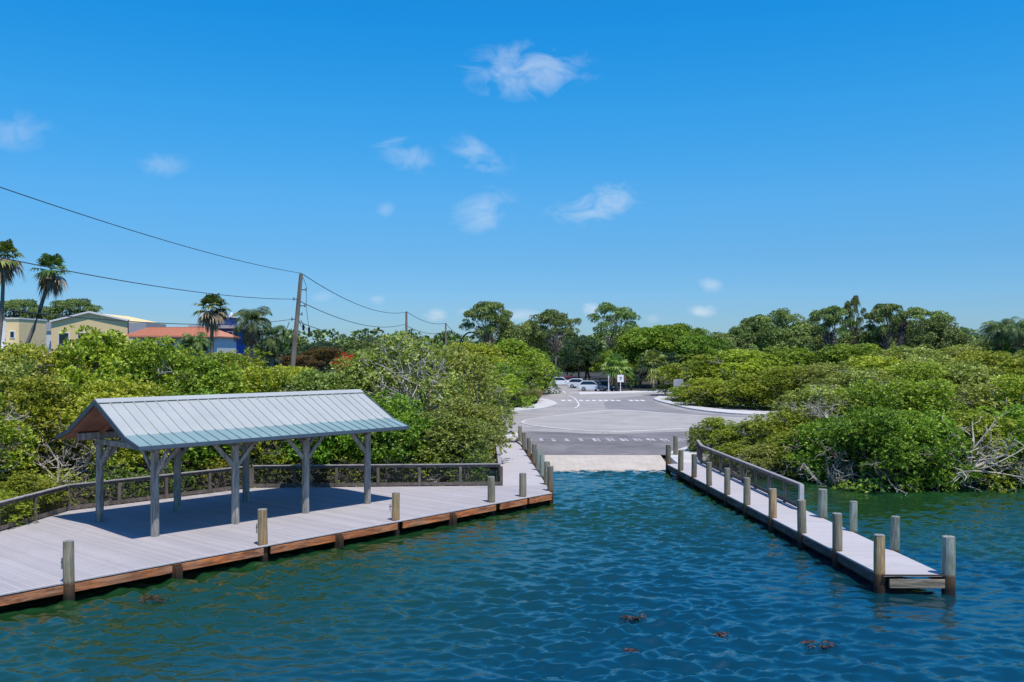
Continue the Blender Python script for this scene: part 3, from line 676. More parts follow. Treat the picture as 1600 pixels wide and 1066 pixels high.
def clump_points(cl, n, r, up=.35, fill=.25):
    """points on the surface of clumps (centre, radii)"""
    c_ = np.array([c[0] for c in cl]); rd_ = np.array([c[1] for c in cl]); a_ = rd_[:, 0]*rd_[:, 2]
    idx = r.choice(len(cl), n, p=a_/a_.sum()); d = nrm(r.normal(size=(n, 3))+np.array([0, 0, up]))
    rr = np.where(r.random(n) < fill, r.uniform(.35, .9, n), r.uniform(.85, 1.08, n))
    pos = c_[idx]+d*rd_[idx]*rr[:, None]
    ct = r.random(len(cl)); return pos, d, ct[idx]
def limbs(mb, base, targets, r, r0, bends=.18, n=6, pinch=.5):
    for t_ in targets:
        b = Vector(base); e = Vector(t_); L = (e-b).length
        pts = [b]; m_ = 4
        for i in range(1, m_):
            s_ = i/m_; p_ = b.lerp(e, s_); p_.z = b.z+(e.z-b.z)*(s_**.8)
            pts.append(p_+Vector(r.normal(size=3))*L*bends*.35)
        pts.append(e); mb.tube(pts, [r0*(1-.85*i/m_) for i in range(m_+1)], n, cap=False)
VAR = {}
def variant(key, crown_me, trunk_me, h, wd): VAR[key] = (crown_me, trunk_me, h, wd)
def mangrove(key, seed, lmat, nros=4300, L=.215, wd=.095, k=6, sparse=0.0, roots=False, bare=0, bark='bark', ncl=84, lift=0):
    r = np.random.default_rng(seed); Rr, H = 3.0, 6.0
    cl = []
    for i in range(ncl):
        z = r.uniform(.30, 1.0)**.85*(H-.75) if i > ncl*.2 else r.uniform(.35, 1.6); az = r.random()*6.28
        pr = math.sqrt(max(0, 1-((z-1.9)/(H-2.2))**2)) if z > 1.9 else .90+.1*z/1.9
        s_ = (r.uniform(.72, 1.0) if r.random() > .25 else r.uniform(1.0, 1.22))*pr*(1 if z < 4 else r.uniform(.3, 1))
        c_ = np.array([math.cos(az)*Rr*.84*s_, math.sin(az)*Rr*.84*s_, z])
        if lift and z < lift: c_[2] = z = lift+r.random()*.5
        q = r.uniform(.36, .88); cl.append((c_, np.array([q*1.1, q*1.1, q*.75])))
    for i in range(8 if lift < 2 else 4): cl.append((np.array([r.normal()*.9, r.normal()*.9, r.uniform(2.0 if lift else 1.5, 4.2)]), np.array([1.4, 1.4, 1.2])))
    n = int(nros*(1-sparse)); pos, d, ct = clump_points(cl, n, r)
    pos[:, 2] = np.maximum(pos[:, 2], .15)
    ax = d*.8+np.array([0, 0, .8])+r.normal(size=(n, 3))*.3
    v_, f_, t_ = rosettes(pos, ax, k, L, wd, r, tint=.15+.7*ct*.8+r.random(n)*.25)
    cme = quads(key+'_crown', v_, f_, t_); cme.materials.append(M[lmat])
    mb = MB(); tg = [tuple(c_[0]*.93) for c_ in cl[:ncl]]
    fork = [(r.normal()*.4, r.normal()*.4, r.uniform(.5, 1.3)) for i in range(4)]
    for f0 in fork: mb.tube([(f0[0]*2.0, f0[1]*2.0, -.5), f0], [.11, .10], 6, cap=False)
    for i, t0 in enumerate(tg): limbs(mb, fork[i % 4], [t0], r, .065 if i % 3 else .10, n=5)
    if roots:
        for i in range(26):
            a_ = r.random()*6.28; q = r.uniform(.8, 2.6); h0 = r.uniform(.6, 1.6)
            mb.tube([(math.cos(a_)*q*.3, math.sin(a_)*q*.3, h0), (math.cos(a_)*q*.7, math.sin(a_)*q*.7, h0*.85), (math.cos(a_)*q, math.sin(a_)*q, h0*.3), (math.cos(a_+.1)*q*1.05, math.sin(a_+.1)*q*1.05, -.6)], [.05, .04, .035, .03], 5, cap=False)
    for i in range(bare):                                          # exposed grey limbs outside the leaves
        d = nrm(r.normal(size=3)+np.array([0, -.7, .25])); s0 = np.array([d[0]*1.6, d[1]*1.6, 2.2+d[2]*1.4]); e0 = np.array([d[0]*3.15, d[1]*3.15, 2.4+d[2]*3.1])
        e0[2] = max(e0[2], .5)
        limbs(mb, tuple(s0), [tuple(e0)], r, .055, bends=.3, n=5)
        for j in range(5):
            q = s0+(e0-s0)*r.uniform(.35, .95); t0 = q+r.normal(size=3)*.55+d*.35; limbs(mb, tuple(q), [tuple(t0)], r, .026, bends=.4, n=4)
    tme = mb.mesh(key+'_trunk', fixn=False); tme.materials.append(M[bark]); tme.polygons.foreach_set('use_smooth', [True]*len(tme.polygons))
    variant(key, cme, tme, H, Rr*2)
mangrove('m_bright', 1, 'leaf_bright', bare=9, bark='bark_pale'); mangrove('m_bright_b', 2, 'leaf_bright', bare=14)
mangrove('m_green', 3, 'leaf_green', bare=8); mangrove('m_green_b', 4, 'leaf_green', bare=10, roots=True)
mangrove('m_shore', 5, 'leaf_green', roots=True, lift=.95, bare=26, bark='bark_pale'); mangrove('m_shore_b', 6, 'leaf_bright', roots=True, lift=.9, bare=34, bark='bark_pale')
mangrove('m_over', 9, 'leaf_green', bare=8, lift=1.7, roots=True); mangrove('m_over_b', 10, 'leaf_bright', bare=10, lift=1.6, roots=True); mangrove('m_over_c', 11, 'leaf_olive', bare=14, lift=1.5, roots=True)
mangrove('m_under', 12, 'leaf_green', nros=520, bare=22, roots=True, ncl=60); mangrove('m_under_b', 13, 'leaf_bright', nros=420, bare=22, roots=True, ncl=60)
mangrove('m_olive', 7, 'leaf_olive', sparse=.2, bare=16, L=.21, wd=.085, bark='bark_pale'); mangrove('m_olive_b', 8, 'leaf_olive', sparse=.42, bare=34, L=.20, wd=.08, bark='bark_pale')

def bigtree(key, seed, lmat, shape='round', n=5200, L=.33, wd=.17, ncl=46, bark='bark_dark', H=13.0, Rr=6.0):
    r = np.random.default_rng(seed); cl = []
    for i in range(ncl):
        d = nrm(r.normal(size=3))
        if shape == 'round':
            d[2] = abs(d[2])*1.2-.35; d = nrm(d); s_ = r.uniform(.7, 1.05)
            c_ = np.array([d[0]*Rr*.82*s_, d[1]*Rr*.82*s_, H*.52+d[2]*H*.42*s_]); q = r.uniform(.8, 1.7); rad = np.array([q, q, q*.75])
        elif shape == 'umbrella':
            q = math.sqrt(r.random()); a_ = r.random()*6.28; lv = r.choice([.0, .0, .0, .7, 1.2])
            c_ = np.array([math.cos(a_)*q*Rr*.85, math.sin(a_)*q*Rr*.85, H*(.94-.16*q*q)-lv*H*.17+r.normal()*.3]); w0 = r.uniform(.5, 1.15); rad = np.array([w0*1.3, w0*1.3, w0*.42])
        else:                                                      # conical / tall loose
            z = r.random(); a_ = r.random()*6.28; q = (1-z*.75)*Rr*r.uniform(.3, .9)
            c_ = np.array([math.cos(a_)*q, math.sin(a_)*q, H*.35+z*H*.6]); w0 = r.uniform(.6, 1.2); rad = np.array([w0, w0, w0*.6])
        cl.append((c_, rad))
    pos, d, ct = clump_points(cl, int(n*.42), r, up=.5, fill=.35)
    v_, f_, t_ = rosettes(pos, d+np.array([0, 0, .5])+r.normal(size=d.shape)*.4, 4, L, wd, r, spread=(.5, 1.4), tint=.12+.55*ct+r.random(len(pos))*.3)
    cme = quads(key+'_crown', v_, f_, t_); cme.materials.append(M[lmat])
    mb = MB(); top = (r.normal()*.3, r.normal()*.3, H*(.42 if shape != 'cone' else .9))
    mb.tube([(0, 0, -.5), (r.normal()*.15, r.normal()*.15, H*.2), top], [.32, .26, .2 if shape != 'cone' else .05], 8, cap=False)
    for i, c_ in enumerate(cl):
        b0 = top if shape != 'cone' else (0, 0, c_[0][2]*.85)
        if i % 2 == 0 or shape == 'umbrella': limbs(mb, b0, [tuple(c_[0])], r, .09, bends=.2, n=5)
    tme = mb.mesh(key+'_trunk', fixn=False); tme.materials.append(M[bark]); tme.polygons.foreach_set('use_smooth', [True]*len(tme.polygons))
    variant(key, cme, tme, H, Rr*2)
bigtree('f_round', 21, 'leaf_far', n=13000); bigtree('f_round_b', 22, 'leaf_far', n=13000)
bigtree('f_lime', 23, 'leaf_green', n=16000); bigtree('f_umb', 24, 'leaf_far', 'umbrella', n=9500, ncl=50, bark='bark'); bigtree('f_umb_b', 25, 'leaf_far', 'umbrella', n=7500, ncl=44, bark='bark')
bigtree('f_dark', 26, 'leaf_dark', n=11000); bigtree('f_cone', 27, 'leaf_far', 'cone', n=3600, Rr=2.6, ncl=26, bark='bark')
bigtree('f_rust', 28, 'leaf_rust', 'umbrella', n=9000); bigtree('f_flame', 29, 'flower', 'umbrella', n=4500)

def plant(kind, px, Y, top, wm, label, cat='tree', group=None, name='mangrove_tree', base=None, rz=None):
    cme, tme, H0, W0 = VAR[kind]; X = (px-CX)/F*Y
    z0 = landz(X, Y) if base is None else base
    h = (CAMZ-(top-HY)/F*Y)-z0
    e_ = empty(name, (X, Y, z0), label, cat, group, rz=rng.uniform(0, 6.28) if rz is None else rz)
    s_ = wm/W0; e_.scale = (s_, s_*rng.uniform(.92, 1.08), h/(H0*.97))
    for nm, me in (('trunk', tme), ('crown', cme)):
        o = bpy.data.objects.new(nm, me); C.objects.link(o); o.parent = e_
    return e_
GL = 'mangroves behind the pavilion'; GR = 'mangroves on the right bank'
L_ = [  # kind, px, Y, top, width, label
 ('m_bright', -75, 37, 600, 6.0, 'bright green mangrove at the far left picture edge behind the bend of the railing'),
 ('m_bright_b', 40, 42.5, 580, 6.0, 'bright yellow green mangrove behind the corner of the angled railing'),
 ('m_olive', -10, 47, 552, 6.5, 'grey twiggy mangrove at the left edge below the white building'),
 ('m_over_b', 175, 43.3, 590, 6.0, 'bright mangrove directly behind the left gable of the pavilion'),
 ('m_over', 300, 46.0, 610, 6.0, 'green mangrove seen through the left bay of the pavilion'),
 ('m_over_b', 415, 47, 615, 5.6, 'shaded mangrove seen through the middle bay of the pavilion'),
 ('m_over', 520, 47.2, 612, 5.6, 'mangrove seen through the right bay of the pavilion'),
 ('m_over', 605, 47.4, 612, 5.6, 'deep green glossy mangrove just right of the pavilion eave'),
 ('m_over_c', 690, 48, 640, 5.2, 'twiggy grey mangrove behind the right end of the straight railing'),
 ('m_over_c', 725, 53.5, 618, 5.2, 'olive mangrove overhanging the corner of the shore walkway'),
 ('m_bright', 60, 53, 545, 7.5, 'bright mangrove rising above the angled railing below the leaning palm'),
 ('m_bright_b', 150, 54, 508, 7.5, 'tallest bright mangrove, in front of the yellow building'),
 ('m_bright', 235, 55, 528, 7.0, 'bright mangrove in front of the left end of the red tiled roof'),
 ('m_bright_b', 325, 56, 552, 7.0, 'bright mangrove at the foot of the small fan palm above the roof ridge'),
 ('m_bright', 410, 57, 572, 6.5, 'yellow green mangrove above the middle of the pavilion ridge'),
 ('m_olive', 500, 58, 572, 6.5, 'olive mangrove above the right end of the pavilion ridge'),
 ('m_olive', 583, 59, 540, 6.0, 'olive mangrove right of the ridge end, in front of the second pole'),
 ('m_olive_b', 640, 58, 520, 7.5, 'tall sparse mangrove with exposed grey limbs behind the right end of the pavilion'),
 ('m_olive', 705, 63, 536, 7.0, 'tall olive mangrove between the bare limbed one and the street lamp'),
 ('m_olive', 738, 70, 585, 5.6, 'olive mangrove beside the shore landing'),
 ('m_bright', 20, 68, 536, 8, 'mangrove below the white walled building at the left edge'),
 ('m_bright', 270, 72, 542, 8, 'mangrove in front of the arches of the red roofed house'),
 ('m_bright_b', 372, 74, 545, 8, 'mangrove in front of the feather palm'),
 ('m_bright', 460, 76, 573, 8, 'low mangrove hiding the foot of the tall utility pole'),
 ('m_olive', 545, 78, 574, 8, 'olive mangrove in front of the orange flowering tree'),
 ('m_olive', 610, 80, 548, 8, 'olive mangrove hiding the foot of the second pole'),
 ('m_bright', 680, 86, 552, 8.5, 'mangrove hiding the foot of the street lamp'),
 ('m_bright_b', 742, 92, 556, 8, 'mangrove on the far side of the shore landing'),
 ('m_green', 782, 104, 565, 7.5, 'green mangrove behind the ornamental grass'),
 ('m_bright', 740, 122, 535, 11, 'yellow green tree right of the street lamp'),
 ('m_bright_b', 800, 136, 528, 12, 'wide yellow green tree above the ornamental grass'),
 ('m_green', 830, 141, 548, 8.0, 'dark green bush at the left side of the parking entrance'),
 ('m_green_b', 800, 118, 600, 5, 'low green bush beside the end of the left pavement'),
]
for k_, px, Y, top, wm, lb in L_: plant(k_, px, Y, top, wm, lb, group=GL)
US = [('m_bright', -18.9, 33.5, 1.9), ('m_bright_b', -18.9, 35.8, 2.3), ('m_under_b', -18.5, 38.2, 2.2), ('m_under', -17.0, 40.0, 2.4), ('m_under', -15.4, 41.8, 2.2), ('m_under_b', -13.9, 43.6, 2.2), ('m_under', -11.8, 44.9, 2.2),
      ('m_under', -9.8, 45.2, 2.2), ('m_under_b', -7.8, 45.3, 2.2), ('m_under', -5.9, 45.5, 2.3), ('m_under_b', -4.0, 45.6, 2.2), ('m_under', -2.2, 45.8, 2.3), ('m_olive', -2.4, 48.6, 3.0), ('m_olive_b', -2.7, 52, 3.2), ('m_olive', -2.9, 56, 3.4), ('m_green_b', -3.1, 60, 3.2)]
UL = ['low bright mangrove shoot outside the railing at the left picture edge', 'low bright mangrove outside the angled railing, just left of its bend', 'leafy undergrowth right behind the bend of the railing',
      'dark undergrowth behind the railing, just left of the pavilion', 'rooty undergrowth behind the leftmost back post of the pavilion', 'dark undergrowth behind the railing between the two leftmost back posts', 'rooty undergrowth behind the second front post of the pavilion',
      'dark leafy undergrowth behind the middle of the pavilion', 'leafy undergrowth behind the third front post of the pavilion', 'rooty undergrowth behind the railing, right of the third front post', 'twiggy grey undergrowth behind the railing, right of the rightmost front post',
      'twiggy grey undergrowth behind the right end of the straight railing', 'olive undergrowth at the corner where the shore walkway starts', 'twiggy undergrowth leaning over the middle of the shore walkway', 'olive undergrowth beside the far part of the shore walkway', 'green undergrowth beside the white landing']
for (k_, x_, y_, h_), lb in zip(US, UL):
    pxx = CX+x_/y_*F; plant(k_, pxx, y_+.3, HY+(CAMZ-h_)/y_*F, 2.7 if x_ < -3.5 else 2.3, lb, group=GL)
R_ = [
 ('m_bright', 1118, 58.5, 652, 3.6, 'low mangrove behind the landing of the narrow dock, leftmost on the right bank'),
 ('m_olive', 1175, 58.5, 655, 4.2, 'low olive mangrove in front of the right pavement'),
 ('m_bright_b', 1150, 53.5, 690, 3.2, 'small mangrove just behind the far half of the dock railing'),
 ('m_olive', 1200, 51.5, 690, 3.6, 'small yellowish mangrove behind the near half of the dock railing'),
 ('m_shore_b', 1245, 51.5, 672, 4.0, 'mangrove with bare roots at the water beyond the end post of the railing'),
 ('m_shore_b', 1235, 57, 640, 5.0, 'yellowish mangrove behind the railing end, next to the open road gap'),
 ('m_green_b', 1300, 50.5, 648, 4.8, 'mangrove with pale leaning trunk at the shore right of the dock railing'),
 ('m_green', 1370, 47.3, 632, 5.6, 'deep green glossy mangrove drooping to the water in the middle of the right shore'),
 ('m_shore', 1445, 47.5, 640, 5.2, 'mangrove with tangled bare roots on the right shore, right of the glossy drooping one'),
 ('m_shore_b', 1520, 48.4, 640, 5.4, 'mangrove with a thicket of pale dead twigs on the right shore'),
 ('m_shore', 1590, 49, 632, 5.4, 'mangrove on the shore at the right picture edge'),
 ('m_shore_b', 1670, 49, 625, 5.6, 'mangrove beyond the right picture edge reaching into view'),
 ('m_olive', 1285, 58, 598, 6.4, 'olive mangrove above the pale leaning trunk'),
 ('m_green', 1365, 57, 592, 6.4, 'green mangrove above the glossy drooping one'),
 ('m_bright', 1440, 56.5, 592, 6.4, 'bright mangrove in the second row, centre of the right bank'),
 ('m_olive_b', 1515, 56.5, 598, 6.4, 'mangrove with a pale patch of dead branches in the second row'),
 ('m_bright', 1590, 56.5, 585, 6.8, 'yellow green mangrove in the second row at the right picture edge'),
 ('m_olive', 1350, 69, 572, 8, 'olive mangrove in the third row, left end'),
 ('m_bright', 1430, 69, 566, 8, 'mangrove in the third row, left of the palm tops'),
 ('m_olive', 1510, 69, 562, 8, 'mangrove in the third row, below the dead snag'),
 ('m_bright_b', 1600, 69, 556, 8, 'mangrove in the third row at the right edge'),
 ('m_green', 1072, 119, 604, 6, 'low bush at the start of the right pavement beside the small sign'),
 ('m_bright', 1105, 108, 590, 7, 'green shrub behind the curve of the right pavement'),
 ('m_bright_b', 1160, 104, 582, 8, 'green shrub behind the middle of the right pavement'),
 ('m_bright', 1225, 101, 572, 8.5, 'green shrub behind the right end of the pavement'),
 ('m_olive', 1290, 99, 564, 9, 'olive tree above the open road gap'),
 ('m_bright', 1370, 96, 556, 10, 'tree in the back row, left of centre on the right bank'),
 ('m_olive', 1455, 94, 552, 10, 'olive tree in the back row, centre of the right bank'),
 ('m_bright', 1540, 92, 548, 10, 'tree in the back row, below the tall palms'),
 ('m_olive', 1620, 92, 544, 10, 'tree in the back row at the right picture edge'),
 ('m_bright_b', 1090, 134, 552, 11, 'yellow green tree behind the small sign'),
 ('m_bright', 1160, 132, 546, 12, 'broad tree behind the right pavement shrubs'),
 ('m_green', 1240, 132, 540, 12, 'green tree below the leftmost round skyline crown'),
 ('m_bright', 1330, 128, 537, 12, 'green tree below the thin tall pine'),
 ('m_olive', 1420, 126, 537, 12, 'olive tree at the foot of the dead snag'),
 ('m_olive', 1510, 124, 535, 12, 'olive rounded tree right of the dead snag'),
 ('m_green', 1590, 122, 534, 11, 'tree at the right edge below the palms'),
]
for k_, px, Y, top, wm, lb in R_: plant(k_, px, Y, top, wm, lb, group=GR)
F_ = [
 ('f_umb', 762, 190, 474, 11, 'tall open crowned tree left of the road, highest left of the parking'),
 ('f_round', 812, 190, 496, 11, 'rounded skyline tree between the two open crowned ones'),
 ('f_umb_b', 868, 190, 488, 12.5, 'open crowned tree with visible branches above the wide yellow green tree'),
 ('f_dark', 905, 185, 522, 9, 'dark tree above the parked cars'),
 ('f_umb_b', 957, 196, 477, 11.5, 'sparse umbrella crowned tree standing up over the middle of the road'),
 ('f_lime', 1000, 178, 508, 12, 'green tree behind the two signs'),
 ('f_lime', 1062, 178, 499, 14, 'broad light green domed tree, largest above the crossing'),
 ('f_lime', 1030, 174, 503, 15, 'light green tree at the left flank of the big light green dome'),
 ('f_lime', 1098, 168, 517, 12, 'light green tree at the right foot of the big light green dome'),
 ('f_lime', 915, 203, 534, 10, 'leafy tree over the red car'),
 ('f_round_b', 985, 205, 512, 13, 'greyish skyline tree right of the sparse umbrella crowned tree'),
 ('f_lime', 958, 192, 545, 10, 'leafy tree overhanging the parked cars'),
 ('f_dark', 1035, 165, 548, 9, 'dark shaded tree behind the cabbage palms'),
 ('f_dark', 1000, 166, 575, 9, 'dark undergrowth tree between the cabbage palms'),
 ('f_dark', 920, 205, 560, 12, 'dark shaded tree right behind the red car'),
 ('f_dark', 870, 205, 555, 12, 'dark shaded tree behind the leftmost white car'),
 ('f_round_b', 1118, 185, 520, 10, 'small round skyline tree right of the light green dome'),
 ('f_round', 1175, 200, 502, 13, 'low left shoulder tree of the right skyline group'),
 ('f_round_b', 1222, 200, 483, 14, 'big domed skyline tree, leftmost of the right group'),
 ('f_umb', 1296, 200, 481, 11, 'umbrella shaped skyline tree left of the thin tall pine'),
 ('f_umb_b', 1334, 206, 467, 5.2, 'thin tall pine rising highest over the right skyline'),
 ('f_umb', 1385, 200, 477, 11, 'layered skyline pine left of the dead snag'),
 ('f_round', 1345, 205, 508, 13, 'low dark skyline tree below the thin tall pine'),
 ('f_umb_b', 1440, 200, 484, 14, 'wide branching skyline tree right of the dead snag'),
 ('f_round_b', 1468, 195, 496, 12, 'rounded skyline tree at the right end of the group'),
 ('f_round', 1530, 190, 528, 12, 'low skyline tree in the gap left of the right palms'),
 ('f_round_b', 1258, 212, 501, 14, 'dark skyline tree filling the gap right of the big domed one'),
 ('f_round', 1405, 214, 498, 14, 'skyline tree directly behind the dead snag'),
 ('f_umb', 1182, 206, 494, 9, 'small open crowned tree on the left shoulder of the right skyline'),
 ('f_round_b', 1500, 205, 512, 12, 'skyline tree sloping down towards the right palms'),
 ('f_round', 1140, 204, 519, 11, 'low round tree closing the gap right of the light green dome'),
 ('f_round', 830, 212, 508, 15, 'dark tree closing the gap between the two tallest left crowns'),
 ('f_umb', 25, 230, 470, 19, 'flat topped tree behind the white building at the left edge'),
 ('f_umb', 112, 230, 469, 17, 'flat topped tree behind the roof of the yellow building'),
 ('f_dark', 500, 165, 532, 13, 'dark distant tree right of the tall utility pole'),
 ('f_round_b', 585, 165, 529, 13, 'distant tree between the first two utility poles'),
 ('f_dark', 665, 170, 538, 10, 'dark distant tree below the third utility pole'),
 ('f_rust', 505, 125, 541, 6.5, 'brownish green spreading tree right of the tall pole'),
 ('f_rust', 462, 118, 553, 5.5, 'rust coloured spreading tree at the foot of the tall pole'),
 ('f_flame', 541, 104, 553, 4.2, 'orange flowering tree in the middle of the left thicket'),
 ('f_dark', 430, 140, 540, 9, 'dark tree behind the feather palm'),
 ('f_round', 712, 200, 538, 9, 'distant tree behind the street lamp'),
]
for k_, px, Y, top, wm, lb in F_:
    nm = 'pine_tree' if 'pine' in lb else ('flowering_tree' if 'flower' in lb else 'broadleaf_tree')
    plant(k_, px, Y, top, wm, lb, group='background trees', name=nm, base=.6)
# the wood beyond all of that, which reads as one mass
mb_r = np.random.default_rng(77); cl = []
for i in range(330):
    x = mb_r.uniform(-150, 190); y = mb_r.uniform(215, 250); hh = mb_r.uniform(6.5, 12); q = mb_r.uniform(2, 4)
    cl.append((np.array([x, y, hh-q*.7]), np.array([q, q, q*.8])))
pos, d, ct = clump_points(cl, 15000, mb_r, up=.5)
pos[:, 2] = np.maximum(pos[:, 2], .5)
v_, f_, t_ = rosettes(pos, d+np.array([0, 0, .5]), 4, 1.1, .7, mb_r, tint=.1+.6*ct)
tag(link_mesh('far_woodland', quads('far_woodland', v_, f_, t_), M['leaf_far']), 'distant line of low woodland along the horizon behind everything', 'woodland', kind='stuff')

# bare dead shrubs among the mangroves
def twigs_me(seed, n0=15, H=3.0):
    r = np.random.default_rng(seed); mb = MB(); st = MB()
    for i in range(n0):
        d = nrm(r.normal(size=3)*np.array([1, 1, .5])+np.array([0, 0, .75])); e = d*H*r.uniform(.6, 1.0); b0 = np.array([r.normal()*.05, r.normal()*.05, 0]); m_ = b0+e*.5+r.normal(size=3)*.25
        st.tube([b0, m_, b0+e], [.060, .040, .016], 6, cap=False)
        for j in range(6):
            q = b0+e*r.uniform(.3, 1.0); e2 = nrm(d+r.normal(size=3)*.9)*r.uniform(.4, 1.0); m2 = q+e2*.5+r.normal(size=3)*.10
            mb.tube([q, m2, q+e2], [.026, .020, .010], 4, cap=False)
            for k in range(2):
                q2 = q+e2*r.uniform(.3, 1); e3 = nrm(e2+r.normal(size=3)*.8)*r.uniform(.2, .5); mb.tube([q2, q2+e3*.5+r.normal(size=3)*.05, q2+e3], [.010, .008, .005], 3, cap=False)
    st.add(mb.v, mb.f); a_ = st.mesh('dead_shrub', fixn=False); a_.materials.append(M['bark_dead']); return a_
M['bark_dead'] = simple('bleached_wood', (.47, .42, .35), .9, var=.2, scale=4)
tw = [twigs_me(201), twigs_me(202)]
for i, (px, Y, py, h_, wd_, lb) in enumerate([(1512, 45.9, 690, 2.6, 1.1, 'bleached dead shrub with tangled twigs standing out on the right shore'), (1470, 55.0, 640, 1.9, .6, 'pale dead branches spreading among the second row of mangroves at right'),
        (1418, 45.0, 775, 1.7, .8, 'low dead tangle at the waterline right of the glossy drooping mangrove'), (1560, 45.8, 775, 1.6, .9, 'low dead tangle at the waterline near the right picture edge'),
        (1296, 48.2, 730, 2.2, .8, 'pale dead shrub at the shore beyond the railing end post'), (1290, 55.5, 625, 2.0, .6, 'pale forked dead branches above the shore beyond the railing end post'),
        (643, 55.5, 610, 3.6, 1.3, 'large bleached dead branches behind the right end of the pavilion roof'), (665, 46.2, 715, 2.0, .9, 'grey twig tangle right behind the straight railing'),
        (1180, 51.0, 735, 1.8, .7, 'small grey twig tangle behind the middle of the dock railing'), (25, 41.0, 670, 2.6, 1.1, 'bleached dead branches in the thicket at the left picture edge'), (90, 40.5, 705, 2.4, .9, 'pale crooked dead shrub behind the bend of the railing')]):
    p_ = at(px, py, Y); z0 = p_.z-h_*.55; e_ = bpy.data.objects.new('dead_shrub', tw[i % 2]); C.objects.link(e_); tag(e_, lb, 'dead shrub', 'dead shrubs in the thickets')
    e_.location = (p_.x, Y, z0); e_.rotation_euler = (0, 0, rng.uniform(0, 6)); e_.scale = (wd_, wd_, h_/3.0)
# dead snag
sn = empty('dead_snag', (*at(1408, 553, 150).xy, .6), 'dark vine covered dead trunk standing up among the right skyline trees', 'dead tree')
mb = MB(); rs = np.random.default_rng(3)
mb.tube([(-1.2, 0, 0), (-.6, 0, 5), (.0, 0, 8.5), (.35, 0, 11.2)], [.6, .6, .5, .2], 10); mb.build('trunk', M['bark_dark'], sn, True)
pos = np.stack([np.interp(z_ := rs.uniform(2, 11.3, 900), [0, 5, 8.5, 11.2], [-1.2, -.6, 0, .35])+rs.normal(size=900)*.3, rs.normal(size=900)*.3, z_], 1)
v_, f_, t_ = rosettes(pos, rs.normal(size=(900, 3)), 4, .35, .12, rs, tint=np.full(900, .05)); M['dark_vine'] = leaf_mat('dark_vine', (.012, .010, .010), (.03, .024, .022), (.05, .04, .035), .05)
link_mesh('vine', quads('vine', v_, f_, t_), M['dark_vine'], sn)

# ------------------------------------------------------------ palms
def frond_fan(r, L, droop, el, az, mbv, mbf, mbt, tint):
    """fan leaf: petiole and a disc of pointed segments"""
    d = Vector((math.cos(az)*math.cos(el), math.sin(az)*math.cos(el), math.sin(el))); side = d.cross(Vector((0, 0, 1))).normalized(); upv = side.cross(d)
    hub = d*L*.5; b = len(mbv)
    n = 13
    for k in range(n):
        a_ = (k/(n-1)-.5)*3.6+r.normal()*.05; l = L*.55*(1-.25*abs(a_)/1.8)*r.uniform(.85, 1.1)
        dd = (d*math.cos(a_)+side*math.sin(a_)+upv*.1).normalized(); w_ = dd.cross(upv).normalized()*L*.045
        tip = hub+dd*l; tip.z -= droop*l*(.3+abs(math.cos(a_))*.3); mid = hub+dd*l*.6; mid.z -= droop*l*.1
        i = len(mbv); mbv += [tuple(hub), tuple(mid-w_), tuple(tip), tuple(mid+w_)]; mbf.append((i, i+1, i+2, i+3)); mbt.append(min(1, max(0, tint+r.normal()*.15)))
    i = len(mbv); s2 = side*.02; mbv += [tuple(-s2), tuple(s2), tuple(hub+s2), tuple(hub-s2)]; mbf.append((i, i+1, i+2, i+3)); mbt.append(.6)
def frond_feather(r, L, el, az, mbv, mbf, mbt, tint):
    h = Vector((math.cos(az), math.sin(az), 0)); side = Vector((-h.y, h.x, 0)); p_ = Vector((0, 0, 0)); e_ = el; n = 16; prev = p_.copy()
    for k in range(n):
        d = h*math.cos(e_)+Vector((0, 0, math.sin(e_))); q = p_+d*L/n
        i = len(mbv); mbv += [tuple(p_-side*.02), tuple(p_+side*.02), tuple(q+side*.02), tuple(q-side*.02)]; mbf.append((i, i+1, i+2, i+3)); mbt.append(.7)
        if k > 1:
            for s_ in (-1, 1):
              for jj in (0, .5):
                l = L*.30*math.sin(math.pi*(k+1)/(n+2))**.6*r.uniform(.85, 1.15); dd = (side*s_+d*.5+Vector((0, 0, -.55*r.uniform(.5, 1.3)))).normalized(); p2 = p_.lerp(q, jj)
                w_ = d*.045; i = len(mbv); mbv += [tuple(p2-w_), tuple(p2+dd*l*.5-w_*.9), tuple(p2+dd*l+Vector((0, 0, -l*.15))), tuple(p2+dd*l*.5+w_*.9)]; mbf.append((i, i+1, i+2, i+3)); mbt.append(min(1, max(0, tint+r.normal()*.2)))
        p_ = q; e_ -= 2.3/n*(.5+k/n)
